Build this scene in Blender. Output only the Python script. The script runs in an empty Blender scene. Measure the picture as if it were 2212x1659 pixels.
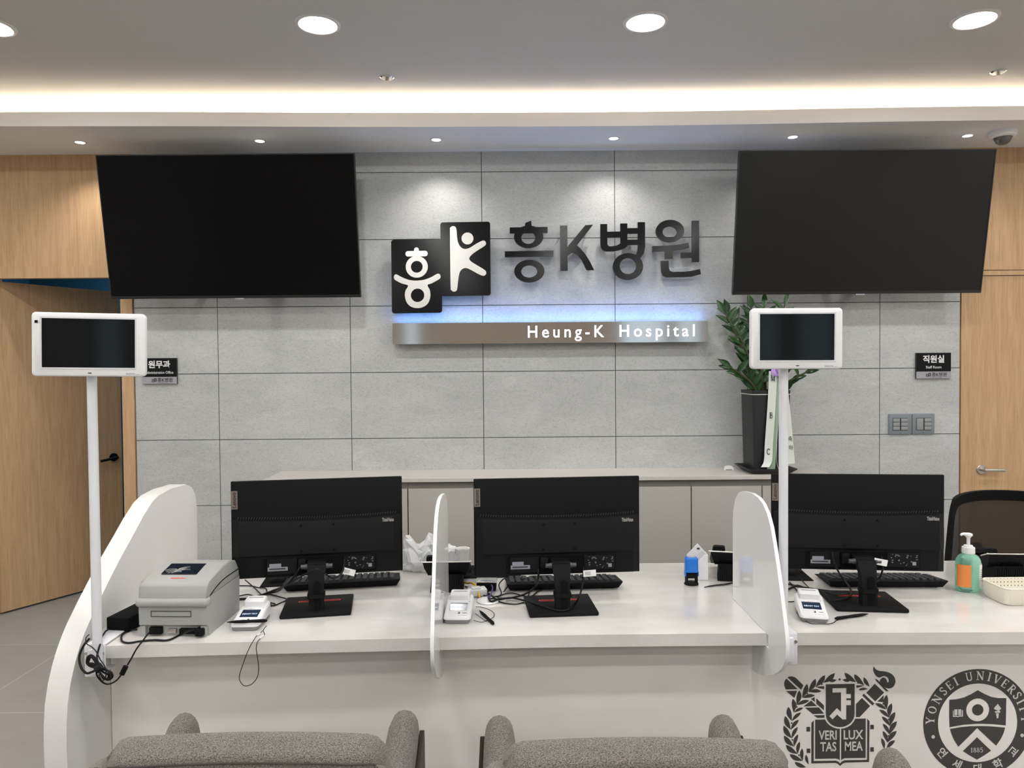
import bpy, bmesh, math, random
from math import sin, cos, pi, radians as RAD
from mathutils import Vector, Matrix, Euler
random.seed(7)
SC = bpy.context.scene
COL = SC.collection

# ------------------------------------------------------------------ camera
cam_d = bpy.data.cameras.new('camera')
cam_d.sensor_width = 36.0
cam_d.lens = 1600.0 / 2212.0 * 36.0
cam_d.clip_start = 0.02
cam = bpy.data.objects.new('camera', cam_d)
COL.objects.link(cam)
def cam_basis(p, y, r):
    cp, sp, cy, sy = cos(p), sin(p), cos(y), sin(y)
    f = Vector((sy*cp, cy*cp, sp)); r0 = Vector((cy, -sy, 0)); u0 = r0.cross(f)
    cr, sr = cos(r), sin(r)
    return cr*r0 + sr*u0, -sr*r0 + cr*u0, f
_r, _u, _f = cam_basis(-0.0231, 0.0017, -0.008)
cam.matrix_world = Matrix(((_r.x, _u.x, -_f.x, 0), (_r.y, _u.y, -_f.y, 0), (_r.z, _u.z, -_f.z, 1.49), (0, 0, 0, 1)))
SC.camera = cam

# ------------------------------------------------------------------ world, exposure
W = bpy.data.worlds.new('sky'); SC.world = W; W.use_nodes = True
_bg = W.node_tree.nodes['Background']
_bg.inputs[0].default_value = (0.72, 0.88, 1.0, 1); _bg.inputs[1].default_value = 1.15
SC.view_settings.view_transform = 'Standard'
SC.view_settings.look = 'None'
SC.view_settings.gamma = 1.0
SC.view_settings.use_curve_mapping = False
SC.view_settings.exposure = 0.12
P_DOWN = 165.0      # emission strength of the ceiling downlight diffusers
P_SPOT = 14.0      # watts of each soffit spotlight
P_COVE = 21.0      # emission strength of the cove strip
P_BLUE = 36.0      # emission strength of the strip on the steel sign bar

# ------------------------------------------------------------------ materials
def newmat(name):
    m = bpy.data.materials.new(name); m.use_nodes = True
    nt = m.node_tree; b = nt.nodes['Principled BSDF']
    return m, nt, b
def setp(b, **k):
    names = dict(col='Base Color', rough='Roughness', metal='Metallic', ior='IOR', spec='Specular IOR Level',
                 trans='Transmission Weight', coat='Coat Weight', coatr='Coat Roughness', alpha='Alpha',
                 ecol='Emission Color', estr='Emission Strength', aniso='Anisotropic', sheen='Sheen Weight', sss='Subsurface Weight')
    for a, v in k.items():
        if a in ('col', 'ecol') and len(v) == 3: v = (*v, 1)
        b.inputs[names[a]].default_value = v
def plain(name, col, rough=0.5, **k):
    m, nt, b = newmat(name); setp(b, col=col, rough=rough, **k); return m
def noise_mix(nt, b, c1, c2, scale, detail=6, rough=0.6, mapping=(1, 1, 1), lo=0.3, hi=0.7, coord='Object'):
    tc = nt.nodes.new('ShaderNodeTexCoord'); mp = nt.nodes.new('ShaderNodeMapping'); mp.inputs['Scale'].default_value = mapping
    n = nt.nodes.new('ShaderNodeTexNoise'); n.inputs['Scale'].default_value = scale; n.inputs['Detail'].default_value = detail; n.inputs['Roughness'].default_value = rough
    r = nt.nodes.new('ShaderNodeValToRGB'); r.color_ramp.elements[0].position = lo; r.color_ramp.elements[1].position = hi
    r.color_ramp.elements[0].color = (*c1, 1); r.color_ramp.elements[1].color = (*c2, 1)
    L = nt.links; L.new(tc.outputs[coord], mp.inputs[0]); L.new(mp.outputs[0], n.inputs['Vector']); L.new(n.outputs['Fac'], r.inputs[0])
    L.new(r.outputs[0], b.inputs['Base Color'])
    return n, r, mp
def add_bump(nt, b, fac_out, strength, dist):
    bp = nt.nodes.new('ShaderNodeBump'); bp.inputs['Strength'].default_value = strength; bp.inputs['Distance'].default_value = dist
    nt.links.new(fac_out, bp.inputs['Height']); nt.links.new(bp.outputs[0], b.inputs['Normal'])

def mat_tile():
    m, nt, b = newmat('grey_stone_tile'); setp(b, rough=0.62)
    n, r, mp = noise_mix(nt, b, (0.405, 0.417, 0.415), (0.535, 0.548, 0.545), 2.2, 9, 0.72, (1, 1, 2.2), 0.25, 0.75)
    mp.inputs['Rotation'].default_value = (0, 0.35, 0)
    n2 = nt.nodes.new('ShaderNodeTexNoise'); n2.inputs['Scale'].default_value = 170; n2.inputs['Detail'].default_value = 3
    mp2 = nt.nodes.new('ShaderNodeMapping'); mp2.inputs['Scale'].default_value = (0.55, 1, 1.2); mp2.inputs['Rotation'].default_value = (0, 0.5, 0)
    tc = nt.nodes.new('ShaderNodeTexCoord'); nt.links.new(tc.outputs['Object'], mp2.inputs[0]); nt.links.new(mp2.outputs[0], n2.inputs['Vector'])
    r2 = nt.nodes.new('ShaderNodeValToRGB'); r2.color_ramp.elements[0].position = 0.30; r2.color_ramp.elements[1].position = 0.5
    r2.color_ramp.elements[0].color = (0.80, 0.80, 0.80, 1); r2.color_ramp.elements[1].color = (1, 1, 1, 1)
    nt.links.new(n2.outputs['Fac'], r2.inputs[0])
    # thin pale veins
    n3 = nt.nodes.new('ShaderNodeTexNoise'); n3.inputs['Scale'].default_value = 1.3; n3.inputs['Detail'].default_value = 4
    mp3 = nt.nodes.new('ShaderNodeMapping'); mp3.inputs['Rotation'].default_value = (0, -0.35, 0); mp3.inputs['Scale'].default_value = (0.6, 1, 3.5)
    nt.links.new(tc.outputs['Object'], mp3.inputs[0]); nt.links.new(mp3.outputs[0], n3.inputs['Vector'])
    r3 = nt.nodes.new('ShaderNodeValToRGB'); e = r3.color_ramp.elements
    e[0].position = 0.485; e[0].color = (0, 0, 0, 1); e[1].position = 0.5; e[1].color = (0.055, 0.055, 0.055, 1)
    e2 = r3.color_ramp.elements.new(0.512); e2.color = (0, 0, 0, 1)
    nt.links.new(n3.outputs['Fac'], r3.inputs[0])
    mx = nt.nodes.new('ShaderNodeMix'); mx.data_type = 'RGBA'; mx.blend_type = 'MULTIPLY'; mx.inputs[0].default_value = 1
    nt.links.new(r.outputs[0], mx.inputs[6]); nt.links.new(r2.outputs[0], mx.inputs[7])
    ad = nt.nodes.new('ShaderNodeMix'); ad.data_type = 'RGBA'; ad.blend_type = 'ADD'; ad.inputs[0].default_value = 0.6
    nt.links.new(mx.outputs[2], ad.inputs[6]); nt.links.new(r3.outputs[0], ad.inputs[7])
    nt.links.new(ad.outputs[2], b.inputs['Base Color'])
    add_bump(nt, b, n2.outputs['Fac'], 0.25, 0.004)
    return m
def mat_wood(name, c1, c2, rough=0.5):
    m, nt, b = newmat(name); setp(b, rough=rough, spec=0.35)
    n, r, mp = noise_mix(nt, b, c1, c2, 3.0, 8, 0.65, (9, 9, 0.7), 0.28, 0.72)
    n.inputs['Distortion'].default_value = 0.6
    n2 = nt.nodes.new('ShaderNodeTexNoise'); n2.inputs['Scale'].default_value = 60; n2.inputs['Detail'].default_value = 2
    mp2 = nt.nodes.new('ShaderNodeMapping'); mp2.inputs['Scale'].default_value = (3, 3, 0.12)
    tc = nt.nodes.new('ShaderNodeTexCoord'); nt.links.new(tc.outputs['Object'], mp2.inputs[0]); nt.links.new(mp2.outputs[0], n2.inputs['Vector'])
    r2 = nt.nodes.new('ShaderNodeValToRGB'); r2.color_ramp.elements[0].position = 0.3; r2.color_ramp.elements[1].position = 0.55
    r2.color_ramp.elements[0].color = (0.86, 0.84, 0.8, 1); r2.color_ramp.elements[1].color = (1, 1, 1, 1)
    nt.links.new(n2.outputs['Fac'], r2.inputs[0])
    mx = nt.nodes.new('ShaderNodeMix'); mx.data_type = 'RGBA'; mx.blend_type = 'MULTIPLY'; mx.inputs[0].default_value = 1
    nt.links.new(r.outputs[0], mx.inputs[6]); nt.links.new(r2.outputs[0], mx.inputs[7]); nt.links.new(mx.outputs[2], b.inputs['Base Color'])
    return m
def mat_counter():
    m, nt, b = newmat('white_quartz_worktop'); setp(b, rough=0.13, spec=0.5)
    noise_mix(nt, b, (0.60, 0.575, 0.55), (0.69, 0.675, 0.655), 2.5, 7, 0.6, (1, 2.5, 1), 0.35, 0.6)
    return m
def mat_fabric():
    m, nt, b = newmat('grey_tweed_upholstery'); setp(b, rough=0.95, spec=0.15, sheen=0.2)
    n, r, mp = noise_mix(nt, b, (0.045, 0.040, 0.034), (0.27, 0.25, 0.22), 560, 3, 0.6, (0.7, 1, 1.1), 0.36, 0.66)
    add_bump(nt, b, n.outputs['Fac'], 0.6, 0.003)
    return m
def mat_floor():
    m, nt, b = newmat('grey_stone_floor'); setp(b, rough=0.32, spec=0.4)
    tc = nt.nodes.new('ShaderNodeTexCoord'); br = nt.nodes.new('ShaderNodeTexBrick'); br.offset = 0.0
    br.inputs['Scale'].default_value = 1; br.inputs['Brick Width'].default_value = 0.8; br.inputs['Row Height'].default_value = 0.8
    br.inputs['Mortar Size'].default_value = 0.003; br.inputs['Color1'].default_value = (0.31, 0.30, 0.285, 1); br.inputs['Color2'].default_value = (0.33, 0.32, 0.305, 1); br.inputs['Mortar'].default_value = (0.50, 0.49, 0.47, 1)
    nt.links.new(tc.outputs['Object'], br.inputs['Vector'])
    n = nt.nodes.new('ShaderNodeTexNoise'); n.inputs['Scale'].default_value = 6; n.inputs['Detail'].default_value = 8
    nt.links.new(tc.outputs['Object'], n.inputs['Vector'])
    r = nt.nodes.new('ShaderNodeValToRGB'); r.color_ramp.elements[0].color = (0.82, 0.82, 0.82, 1); r.color_ramp.elements[1].color = (1.1, 1.1, 1.08, 1)
    nt.links.new(n.outputs['Fac'], r.inputs[0])
    mx = nt.nodes.new('ShaderNodeMix'); mx.data_type = 'RGBA'; mx.blend_type = 'MULTIPLY'; mx.inputs[0].default_value = 1
    nt.links.new(br.outputs['Color'], mx.inputs[6]); nt.links.new(r.outputs[0], mx.inputs[7]); nt.links.new(mx.outputs[2], b.inputs['Base Color'])
    return m
def mat_steel():
    m, nt, b = newmat('brushed_steel'); setp(b, col=(0.58, 0.55, 0.52), metal=1.0, rough=0.16)
    tc = nt.nodes.new('ShaderNodeTexCoord'); mp = nt.nodes.new('ShaderNodeMapping'); mp.inputs['Scale'].default_value = (1.5, 1, 420)
    n = nt.nodes.new('ShaderNodeTexNoise'); n.inputs['Scale'].default_value = 2.5; n.inputs['Detail'].default_value = 2
    nt.links.new(tc.outputs['Object'], mp.inputs[0]); nt.links.new(mp.outputs[0], n.inputs['Vector'])
    r = nt.nodes.new('ShaderNodeMapRange'); r.inputs[3].default_value = 0.05; r.inputs[4].default_value = 0.13
    nt.links.new(n.outputs['Fac'], r.inputs[0]); nt.links.new(r.outputs[0], b.inputs['Roughness'])
    return m
def mat_emit(name, col, s):
    return plain(name, col, 0.5, ecol=col, estr=s)
def mat_basket():
    m, nt, b = newmat('cream_perforated_plastic'); setp(b, rough=0.45)
    tc = nt.nodes.new('ShaderNodeTexCoord')
    def frac(axis):
        s = nt.nodes.new('ShaderNodeSeparateXYZ'); nt.links.new(tc.outputs['Object'], s.inputs[0])
        a = nt.nodes.new('ShaderNodeMath'); a.operation = 'MULTIPLY'; a.inputs[1].default_value = 1/0.0115; nt.links.new(s.outputs[axis], a.inputs[0])
        f = nt.nodes.new('ShaderNodeMath'); f.operation = 'FRACT'; nt.links.new(a.outputs[0], f.inputs[0])
        d = nt.nodes.new('ShaderNodeMath'); d.operation = 'SUBTRACT'; d.inputs[1].default_value = 0.5; nt.links.new(f.outputs[0], d.inputs[0])
        q = nt.nodes.new('ShaderNodeMath'); q.operation = 'POWER'; q.inputs[1].default_value = 2; nt.links.new(d.outputs[0], q.inputs[0]); 
        return q
    ab = nt.nodes.new('ShaderNodeMath'); ab.operation = 'ADD'; nt.links.new(frac(0).outputs[0], ab.inputs[0]); nt.links.new(frac(2).outputs[0], ab.inputs[1])
    lt = nt.nodes.new('ShaderNodeMath'); lt.operation = 'LESS_THAN'; lt.inputs[1].default_value = 0.028; nt.links.new(ab.outputs[0], lt.inputs[0])
    mx = nt.nodes.new('ShaderNodeMix'); mx.data_type = 'RGBA'; mx.inputs[6].default_value = (0.72, 0.69, 0.59, 1); mx.inputs[7].default_value = (0.12, 0.10, 0.08, 1)
    nt.links.new(lt.outputs[0], mx.inputs[0]); nt.links.new(mx.outputs[2], b.inputs['Base Color'])
    return m
def mat_mesh_fabric():
    m, nt, b = newmat('black_mesh_fabric'); setp(b, col=(0.030, 0.026, 0.023), rough=0.9, alpha=0.93)
    return m
def mat_leaf():
    m, nt, b = newmat('dark_green_leaf'); setp(b, rough=0.28)
    noise_mix(nt, b, (0.010, 0.035, 0.012), (0.030, 0.090, 0.024), 9, 3)
    return m

M = dict(
    tile=mat_tile(), grout=plain('dark_joint', (0.10, 0.10, 0.10), 0.9),
    wood=mat_wood('oak_veneer', (0.47, 0.295, 0.155), (0.60, 0.40, 0.23)),
    counter=mat_counter(), panel=plain('white_solid_surface', (0.84, 0.81, 0.775), 0.38),
    slab=plain('white_lacquer', (0.70, 0.69, 0.675), 0.35), ceilpaint=plain('shaded_white_ceiling_paint', (0.59, 0.58, 0.565), 0.9), paint=plain('white_ceiling_paint', (0.80, 0.785, 0.765), 0.9),  # ceilpaint is the soffit's white, darkened to put shade into the colour
    roomwall=plain('light_wall_paint', (0.76, 0.73, 0.69), 0.8), darkwall=plain('taupe_wall_paint', (0.30, 0.26, 0.22), 0.8), bluewall=plain('blue_wall_paint', (0.045, 0.17, 0.27), 0.7),
    floor=mat_floor(), fabric=mat_fabric(), piping=plain('dark_seam_thread', (0.05, 0.045, 0.04), 0.9), darkwood=plain('dark_stained_wood', (0.016, 0.010, 0.007), 0.45, spec=0.2),
    black=plain('black_plastic', (0.0045, 0.0047, 0.0052), 0.6, spec=0.14), black2=plain('black_textured_plastic', (0.0065, 0.0068, 0.0074), 0.65, spec=0.15),
    black3=plain('matte_black_recess', (0.004, 0.004, 0.0045), 0.8, spec=0.1), keycap=plain('black_keycap', (0.026, 0.028, 0.031), 0.5, spec=0.35), rubber=plain('black_cable_rubber', (0.007, 0.007, 0.008), 0.55, spec=0.25),
    tvframe=plain('tv_bezel_black', (0.010, 0.010, 0.011), 0.25), tvscreen=plain('tv_screen_glass', (0.003, 0.003, 0.0033), 0.2, spec=0.12),
    tvscreen2=plain('tv_screen_satin', (0.006, 0.006, 0.006), 0.32, spec=0.3),
    screen=plain('dark_display_glass', (0.005, 0.0065, 0.007), 0.07, spec=0.2),
    whiteplastic=plain('white_plastic', (0.76, 0.76, 0.775), 0.35), whitemetal=plain('white_powder_coat', (0.70, 0.70, 0.74), 0.35),
    bevelgrey=plain('pale_bezel_lip', (0.62, 0.62, 0.64), 0.35), greyplastic=plain('mid_grey_plastic', (0.23, 0.23, 0.235), 0.5), 
    beige=plain('light_grey_beige_plastic', (0.33, 0.33, 0.318), 0.45), beige2=plain('cool_grey_plastic', (0.36, 0.365, 0.355), 0.45),
    acrylic=plain('white_acrylic', (0.74, 0.74, 0.745), 0.035, spec=0.55, trans=0.0), acryledge=plain('bright_acrylic_edge', (0.85, 0.86, 0.88), 0.2),
    cab=plain('grey_cabinet_laminate', (0.36, 0.342, 0.318), 0.5), cabtop=plain('pale_grey_cabinet_top', (0.54, 0.515, 0.48), 0.42), cabgap=plain('grey_recess', (0.20, 0.19, 0.18), 0.5),
    steel=mat_steel(), chrome=plain('polished_metal', (0.75, 0.75, 0.74), 0.15, metal=1.0), satin=plain('satin_nickel', (0.55, 0.52, 0.48), 0.35, metal=1.0),
    signblack=plain('gloss_black_acrylic', (0.006, 0.006, 0.007), 0.15, spec=0.25), signsilver=plain('brushed_silver_inlay', (0.72, 0.71, 0.69), 0.30, metal=0.85),
    letterlit=mat_emit('lit_white_letter', (0.93, 0.98, 1.0), 1.25), led_cove=mat_emit('warm_white_strip', (1.0, 0.86, 0.68), P_COVE), led_blue=mat_emit('cold_blue_strip', (0.15, 0.38, 1.0), P_BLUE),
    diffuser=mat_emit('glowing_diffuser', (1.0, 0.985, 0.955), P_DOWN), spotlens=mat_emit('glowing_spot_lens', (1.0, 0.97, 0.92), 7.0), trimring=plain('white_lamp_ring', (0.72, 0.72, 0.70), 0.35),
    taupe=plain('taupe_badge', (0.17, 0.145, 0.125), 0.4), badgegrey=plain('light_grey_print', (0.42, 0.41, 0.39), 0.4), sticker=plain('grey_sticker', (0.26, 0.26, 0.30), 0.5), barcode=plain('black_print', (0.02, 0.02, 0.022), 0.6),
    hinge=plain('dark_grey_hinge', (0.06, 0.06, 0.062), 0.4), red=plain('red_plastic_trim', (0.55, 0.030, 0.028), 0.35), white=plain('white_paper', (0.80, 0.80, 0.79), 0.7), 
    emblem=plain('charcoal_vinyl', (0.052, 0.049, 0.046), 0.55), emblemwhite=plain('pale_vinyl', (0.66, 0.645, 0.625), 0.5),
    signdark=plain('charcoal_sign_face', (0.030, 0.030, 0.029), 0.4), signgrey=plain('silver_sign_face', (0.33, 0.33, 0.36), 0.4),
    switch=plain('grey_blue_switch', (0.19, 0.22, 0.245), 0.35), switchkey=plain('grey_switch_key', (0.27, 0.29, 0.30), 0.35),
    pot=plain('black_planter', (0.014, 0.015, 0.017), 0.4), leaf=mat_leaf(), stem=plain('green_brown_stem', (0.055, 0.065, 0.022), 0.6), soil=plain('soil', (0.03, 0.02, 0.014), 1.0),
    ribbonw=plain('white_satin_ribbon', (0.66, 0.70, 0.66), 0.45), ribbong=plain('pale_green_ribbon', (0.27, 0.38, 0.27), 0.5), ribbonp=plain('lilac_ribbon', (0.42, 0.26, 0.62), 0.45), cordw=plain('white_cord', (0.7, 0.7, 0.66), 0.6),
    mesh=mat_mesh_fabric(), blue=plain('blue_stamp_plastic', (0.012, 0.16, 0.62), 0.3), gel=plain('green_hand_gel', (0.46, 0.90, 0.72), 0.06, trans=0.8, ior=1.33),
    orange=plain('orange_label', (0.74, 0.23, 0.05), 0.5), basket=mat_basket(), cream=plain('cream_plastic', (0.72, 0.69, 0.59), 0.45), yellow=plain('yellow_cable', (0.72, 0.47, 0.02), 0.45), purple=plain('purple_cable', (0.10, 0.06, 0.22), 0.45),
    bag=plain('thin_white_plastic_bag', (0.75, 0.76, 0.77), 0.3, alpha=0.75), paper_green=plain('pale_green_paper', (0.30, 0.42, 0.28), 0.7), brownin=plain('brown_cup_inside', (0.09, 0.075, 0.065), 0.5),
    lcd=plain('navy_lcd', (0.020, 0.035, 0.065), 0.15), lcdtext=mat_emit('lcd_text', (0.55, 0.65, 0.8), 0.35), lcdgrey=plain('grey_lcd', (0.10, 0.13, 0.16), 0.15), camdome=plain('smoked_dome', (0.10, 0.095, 0.09), 0.05, spec=0.7), redprint=plain('red_print', (0.62, 0.10, 0.07), 0.5),
    glossblack=plain('film_covered_tray', (0.010, 0.014, 0.022), 0.07, spec=0.8),
)

# ------------------------------------------------------------------ mesh helpers
def catmull(pts, k=8, closed=False):
    P = [Vector(p) for p in pts]; n = len(P); out = []
    if n < 3: return P
    rng = range(n) if closed else range(n-1)
    for i in rng:
        if closed: p0, p1, p2, p3 = P[(i-1) % n], P[i], P[(i+1) % n], P[(i+2) % n]
        else: p0, p1, p2, p3 = P[max(i-1, 0)], P[i], P[i+1], P[min(i+2, n-1)]
        for j in range(k):
            t = j/k
            out.append(0.5*((2*p1) + (p2-p0)*t + (2*p0-5*p1+4*p2-p3)*t*t + (3*p1-p0-3*p2+p3)*t**3))
    if not closed: out.append(P[-1])
    return out
class MB:
    def __init__(s): s.bm = bmesh.new()
    def add(s, verts, faces):
        vs = [s.bm.verts.new(v) for v in verts]
        for f in faces:
            try: s.bm.faces.new([vs[i] for i in f])
            except ValueError: pass
        return s
    def box2(s, lo, hi):
        (a, b, c), (d, e, f) = lo, hi
        return s.add([(a,b,c),(d,b,c),(d,e,c),(a,e,c),(a,b,f),(d,b,f),(d,e,f),(a,e,f)], [(0,3,2,1),(4,5,6,7),(0,1,5,4),(1,2,6,5),(2,3,7,6),(3,0,4,7)])
    def box(s, c, d, rot=None):
        c = Vector(c); h = Vector(d)/2; vs = []
        for z in (-1, 1):
            for x, y in ((-1,-1),(1,-1),(1,1),(-1,1)):
                v = Vector((x*h.x, y*h.y, z*h.z)); vs.append(c + (rot @ v if rot else v))
        return s.add(vs, [(0,3,2,1),(4,5,6,7),(0,1,5,4),(1,2,6,5),(2,3,7,6),(3,0,4,7)])
    def rbox(s, c, d, r, seg=3, rot=None):
        t = bmesh.new(); bmesh.ops.create_cube(t, size=1)
        bmesh.ops.scale(t, vec=Vector(d), verts=t.verts)
        bmesh.ops.bevel(t, geom=list(t.edges), offset=min(r, min(d)*0.49), segments=seg, profile=0.5, affect='EDGES')
        if rot: bmesh.ops.transform(t, matrix=rot.to_4x4(), verts=t.verts)
        bmesh.ops.translate(t, vec=Vector(c), verts=t.verts)
        return s.merge(t)
    def merge(s, t):
        t.verts.ensure_lookup_table(); t.verts.index_update()
        vs = [s.bm.verts.new(v.co) for v in t.verts]
        for f in t.faces:
            try: s.bm.faces.new([vs[v.index] for v in f.verts])
            except ValueError: pass
        t.free(); return s
    def cyl(s, p0, p1, r0, r1=None, n=20, cap=True):
        r1 = r0 if r1 is None else r1
        p0, p1 = Vector(p0), Vector(p1); d = (p1-p0).normalized()
        a = d.orthogonal().normalized(); b = d.cross(a); vs = []
        for p, r in ((p0, r0), (p1, r1)):
            for i in range(n):
                t = 2*pi*i/n; vs.append(p + a*cos(t)*r + b*sin(t)*r)
        fs = [(i, (i+1) % n, n+(i+1) % n, n+i) for i in range(n)]
        if cap: fs += [tuple(reversed(range(n))), tuple(range(n, 2*n))]
        return s.add(vs, fs)
    def tube(s, pts, r, n=8, k=8, closed=False, raw=False):
        P = [Vector(p) for p in pts] if raw else catmull(pts, k, closed)
        m = len(P); vs = []; up = None
        for i, p in enumerate(P):
            if closed: t = (P[(i+1) % m]-P[i-1])
            else: t = P[min(i+1, m-1)]-P[max(i-1, 0)]
            t = t.normalized() if t.length > 1e-9 else Vector((0, 0, 1))
            if up is None: up = t.orthogonal().normalized()
            up = (up - t*up.dot(t)); up = up.normalized() if up.length > 1e-6 else t.orthogonal().normalized()
            b = t.cross(up); rr = r(i/(m-1)) if callable(r) else r
            for j in range(n):
                a = 2*pi*j/n; vs.append(p + up*cos(a)*rr + b*sin(a)*rr)
        fs = []
        for i in range(m if closed else m-1):
            i2 = (i+1) % m
            for j in range(n): fs.append((i*n+j, i*n+(j+1) % n, i2*n+(j+1) % n, i2*n+j))
        if not closed: fs += [tuple(reversed(range(n))), tuple(range((m-1)*n, m*n))]
        return s.add(vs, fs)
    def lathe(s, prof, c=(0,0,0), n=28, axis='Z', sx=1.0, sy=1.0):
        c = Vector(c); vs = []; m = len(prof)
        for r, z in prof:
            for j in range(n):
                a = 2*pi*j/n; v = Vector((r*cos(a)*sx, r*sin(a)*sy, z))
                if axis == 'Y': v = Vector((v.x, v.z, v.y))
                vs.append(c+v)
        fs = [(i*n+j, i*n+(j+1) % n, (i+1)*n+(j+1) % n, (i+1)*n+j) for i in range(m-1) for j in range(n)]
        fs += [tuple(reversed(range(n))), tuple(range((m-1)*n, m*n))]
        return s.add(vs, fs)
    def prism(s, poly, fn, t0, t1):
        """poly: (a,b) list; fn(a,b,t)->xyz; extruded from t0 to t1"""
        n = len(poly); vs = [fn(a, b, t0) for a, b in poly] + [fn(a, b, t1) for a, b in poly]
        return s.add(vs, [tuple(reversed(range(n))), tuple(range(n, 2*n))] + [(i, (i+1) % n, n+(i+1) % n, n+i) for i in range(n)])
    def loft(s, rings, closed=True, caps=True):
        n = len(rings[0]); vs = [v for r in rings for v in r]; fs = []
        for i in range(len(rings)-1):
            for j in range(n if closed else n-1):
                fs.append((i*n+j, i*n+(j+1) % n, (i+1)*n+(j+1) % n, (i+1)*n+j))
        if caps: fs += [tuple(reversed(range(n))), tuple(range((len(rings)-1)*n, len(rings)*n))]
        return s.add(vs, fs)
    def flat(s, groups, fn, th):
        """each group is a list of loops (outer + holes); filled, th thick; fn(x,y,z)->xyz with z in [0,th]"""
        for gi, g in enumerate(groups):
            cu = bpy.data.curves.new('t', 'CURVE'); cu.dimensions = '2D'; cu.fill_mode = 'BOTH'; cu.extrude = 0.5
            for lp in g:
                sp = cu.splines.new('POLY'); sp.points.add(len(lp)-1); sp.use_cyclic_u = True
                for p, q in zip(sp.points, lp): p.co = (q[0], q[1], 0, 1)
            s._curve(cu, fn, th + (gi % 7)*2.5e-5)      # a hair more height per piece, so overlapping faces never coincide
        return s
    def text(s, body, size, fn, th, align='CENTER', bold=0.0, sx=1.0, space=1.0):
        cu = bpy.data.curves.new('t', 'FONT'); cu.body = body; cu.size = size; cu.align_x = align; cu.align_y = 'CENTER'
        cu.extrude = 0.5; cu.offset = bold; cu.space_character = space; cu.resolution_u = 4
        s._curve(cu, (lambda x, y, z: fn(x*sx, y, z)), th); return s
    def _curve(s, cu, fn, th):
        o = bpy.data.objects.new('t', cu); COL.objects.link(o)
        dg = bpy.context.evaluated_depsgraph_get(); dg.update()
        me = bpy.data.meshes.new_from_object(o.evaluated_get(dg), depsgraph=dg)
        vs = [s.bm.verts.new(fn(v.co.x, v.co.y, (v.co.z+0.5)*th)) for v in me.vertices]
        for p in me.polygons:
            try: s.bm.faces.new([vs[i] for i in p.vertices])
            except ValueError: pass
        bpy.data.meshes.remove(me); bpy.data.objects.remove(o); bpy.data.curves.remove(cu)
def ell(cx, cy, rx, ry=None, n=40, a0=0, a1=2*pi):
    ry = rx if ry is None else ry
    return [(cx+rx*cos(a0+(a1-a0)*i/n), cy+ry*sin(a0+(a1-a0)*i/n)) for i in range(n)]
def rect(x0, y0, x1, y1, r=0):
    if r <= 0: return [(x0,y0),(x1,y0),(x1,y1),(x0,y1)]
    o = []
    for cx, cy, a in ((x1-r,y0+r,-pi/2),(x1-r,y1-r,0),(x0+r,y1-r,pi/2),(x0+r,y0+r,pi)):
        o += [(cx+r*cos(a+pi/2*i/5), cy+r*sin(a+pi/2*i/5)) for i in range(6)]
    return o
def ribbon(path, w, k=6, rnd=True):
    P = [Vector((p[0], p[1], 0)) for p in path]; P = catmull(P, k) if len(P) > 2 else P
    Lf, Rt = [], []
    for i, p in enumerate(P):
        t = (P[min(i+1, len(P)-1)]-P[max(i-1, 0)]).normalized(); n = Vector((-t.y, t.x, 0))*w/2
        Lf.append(p+n); Rt.append(p-n)
    out = [(v.x, v.y) for v in Lf]
    if rnd:
        t = (P[-1]-P[-2]).normalized(); a = math.atan2(t.y, t.x)
        out += [(P[-1].x+w/2*cos(a+pi/2-pi*i/8), P[-1].y+w/2*sin(a+pi/2-pi*i/8)) for i in range(1, 8)]
    out += [(v.x, v.y) for v in reversed(Rt)]
    if rnd:
        t = (P[0]-P[1]).normalized(); a = math.atan2(t.y, t.x)
        out += [(P[0].x+w/2*cos(a+pi/2-pi*i/8), P[0].y+w/2*sin(a+pi/2-pi*i/8)) for i in range(1, 8)]
    return out
def smooth2(pts, k=5, closed=True):
    return [(v.x, v.y) for v in catmull([(p[0], p[1], 0) for p in pts], k, closed)]

# ------------------------------------------------------------------ object helpers
WM = {}
def _finish(name, mb, mat, smooth=None, inv=None):
    bm = mb.bm
    if inv is not None: bmesh.ops.transform(bm, matrix=inv, verts=bm.verts)
    bmesh.ops.recalc_face_normals(bm, faces=bm.faces)
    if smooth is not None:
        for f in bm.faces: f.smooth = True
        for e in bm.edges:
            if len(e.link_faces) == 2 and e.calc_face_angle(0) > RAD(smooth): e.smooth = False
    me = bpy.data.meshes.new(name); bm.to_mesh(me); bm.free()
    for m in (mat if isinstance(mat, (list, tuple)) else [mat]): me.materials.append(m)
    o = bpy.data.objects.new(name, me); COL.objects.link(o); return o
def tag(o, label, cat=None, group=None, kind=None):
    if label: o['label'] = label
    if cat: o['category'] = cat
    if group: o['group'] = group
    if kind: o['kind'] = kind
    return o
def thing(name, label, cat, loc=(0,0,0), rz=0.0, group=None, rot=None):
    o = bpy.data.objects.new(name, None); COL.objects.link(o); o.empty_display_size = 0.05
    o.location = loc; o.rotation_euler = rot if rot else (0, 0, rz)
    WM[o.name] = Matrix.Translation(Vector(loc)) @ (Euler(rot).to_matrix().to_4x4() if rot else Matrix.Rotation(rz, 4, 'Z'))
    return tag(o, label, cat, group)
def part(name, mb, mat, parent, smooth=35, world=False, label=None):
    """local coordinates of the parent thing, or world coordinates"""
    root = parent
    while root.parent: root = root.parent
    o = _finish(name, mb, mat, smooth, WM[root.name].inverted() if world and root.name in WM else None)
    o.parent = parent
    if label: o['label'] = label
    return o
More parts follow.
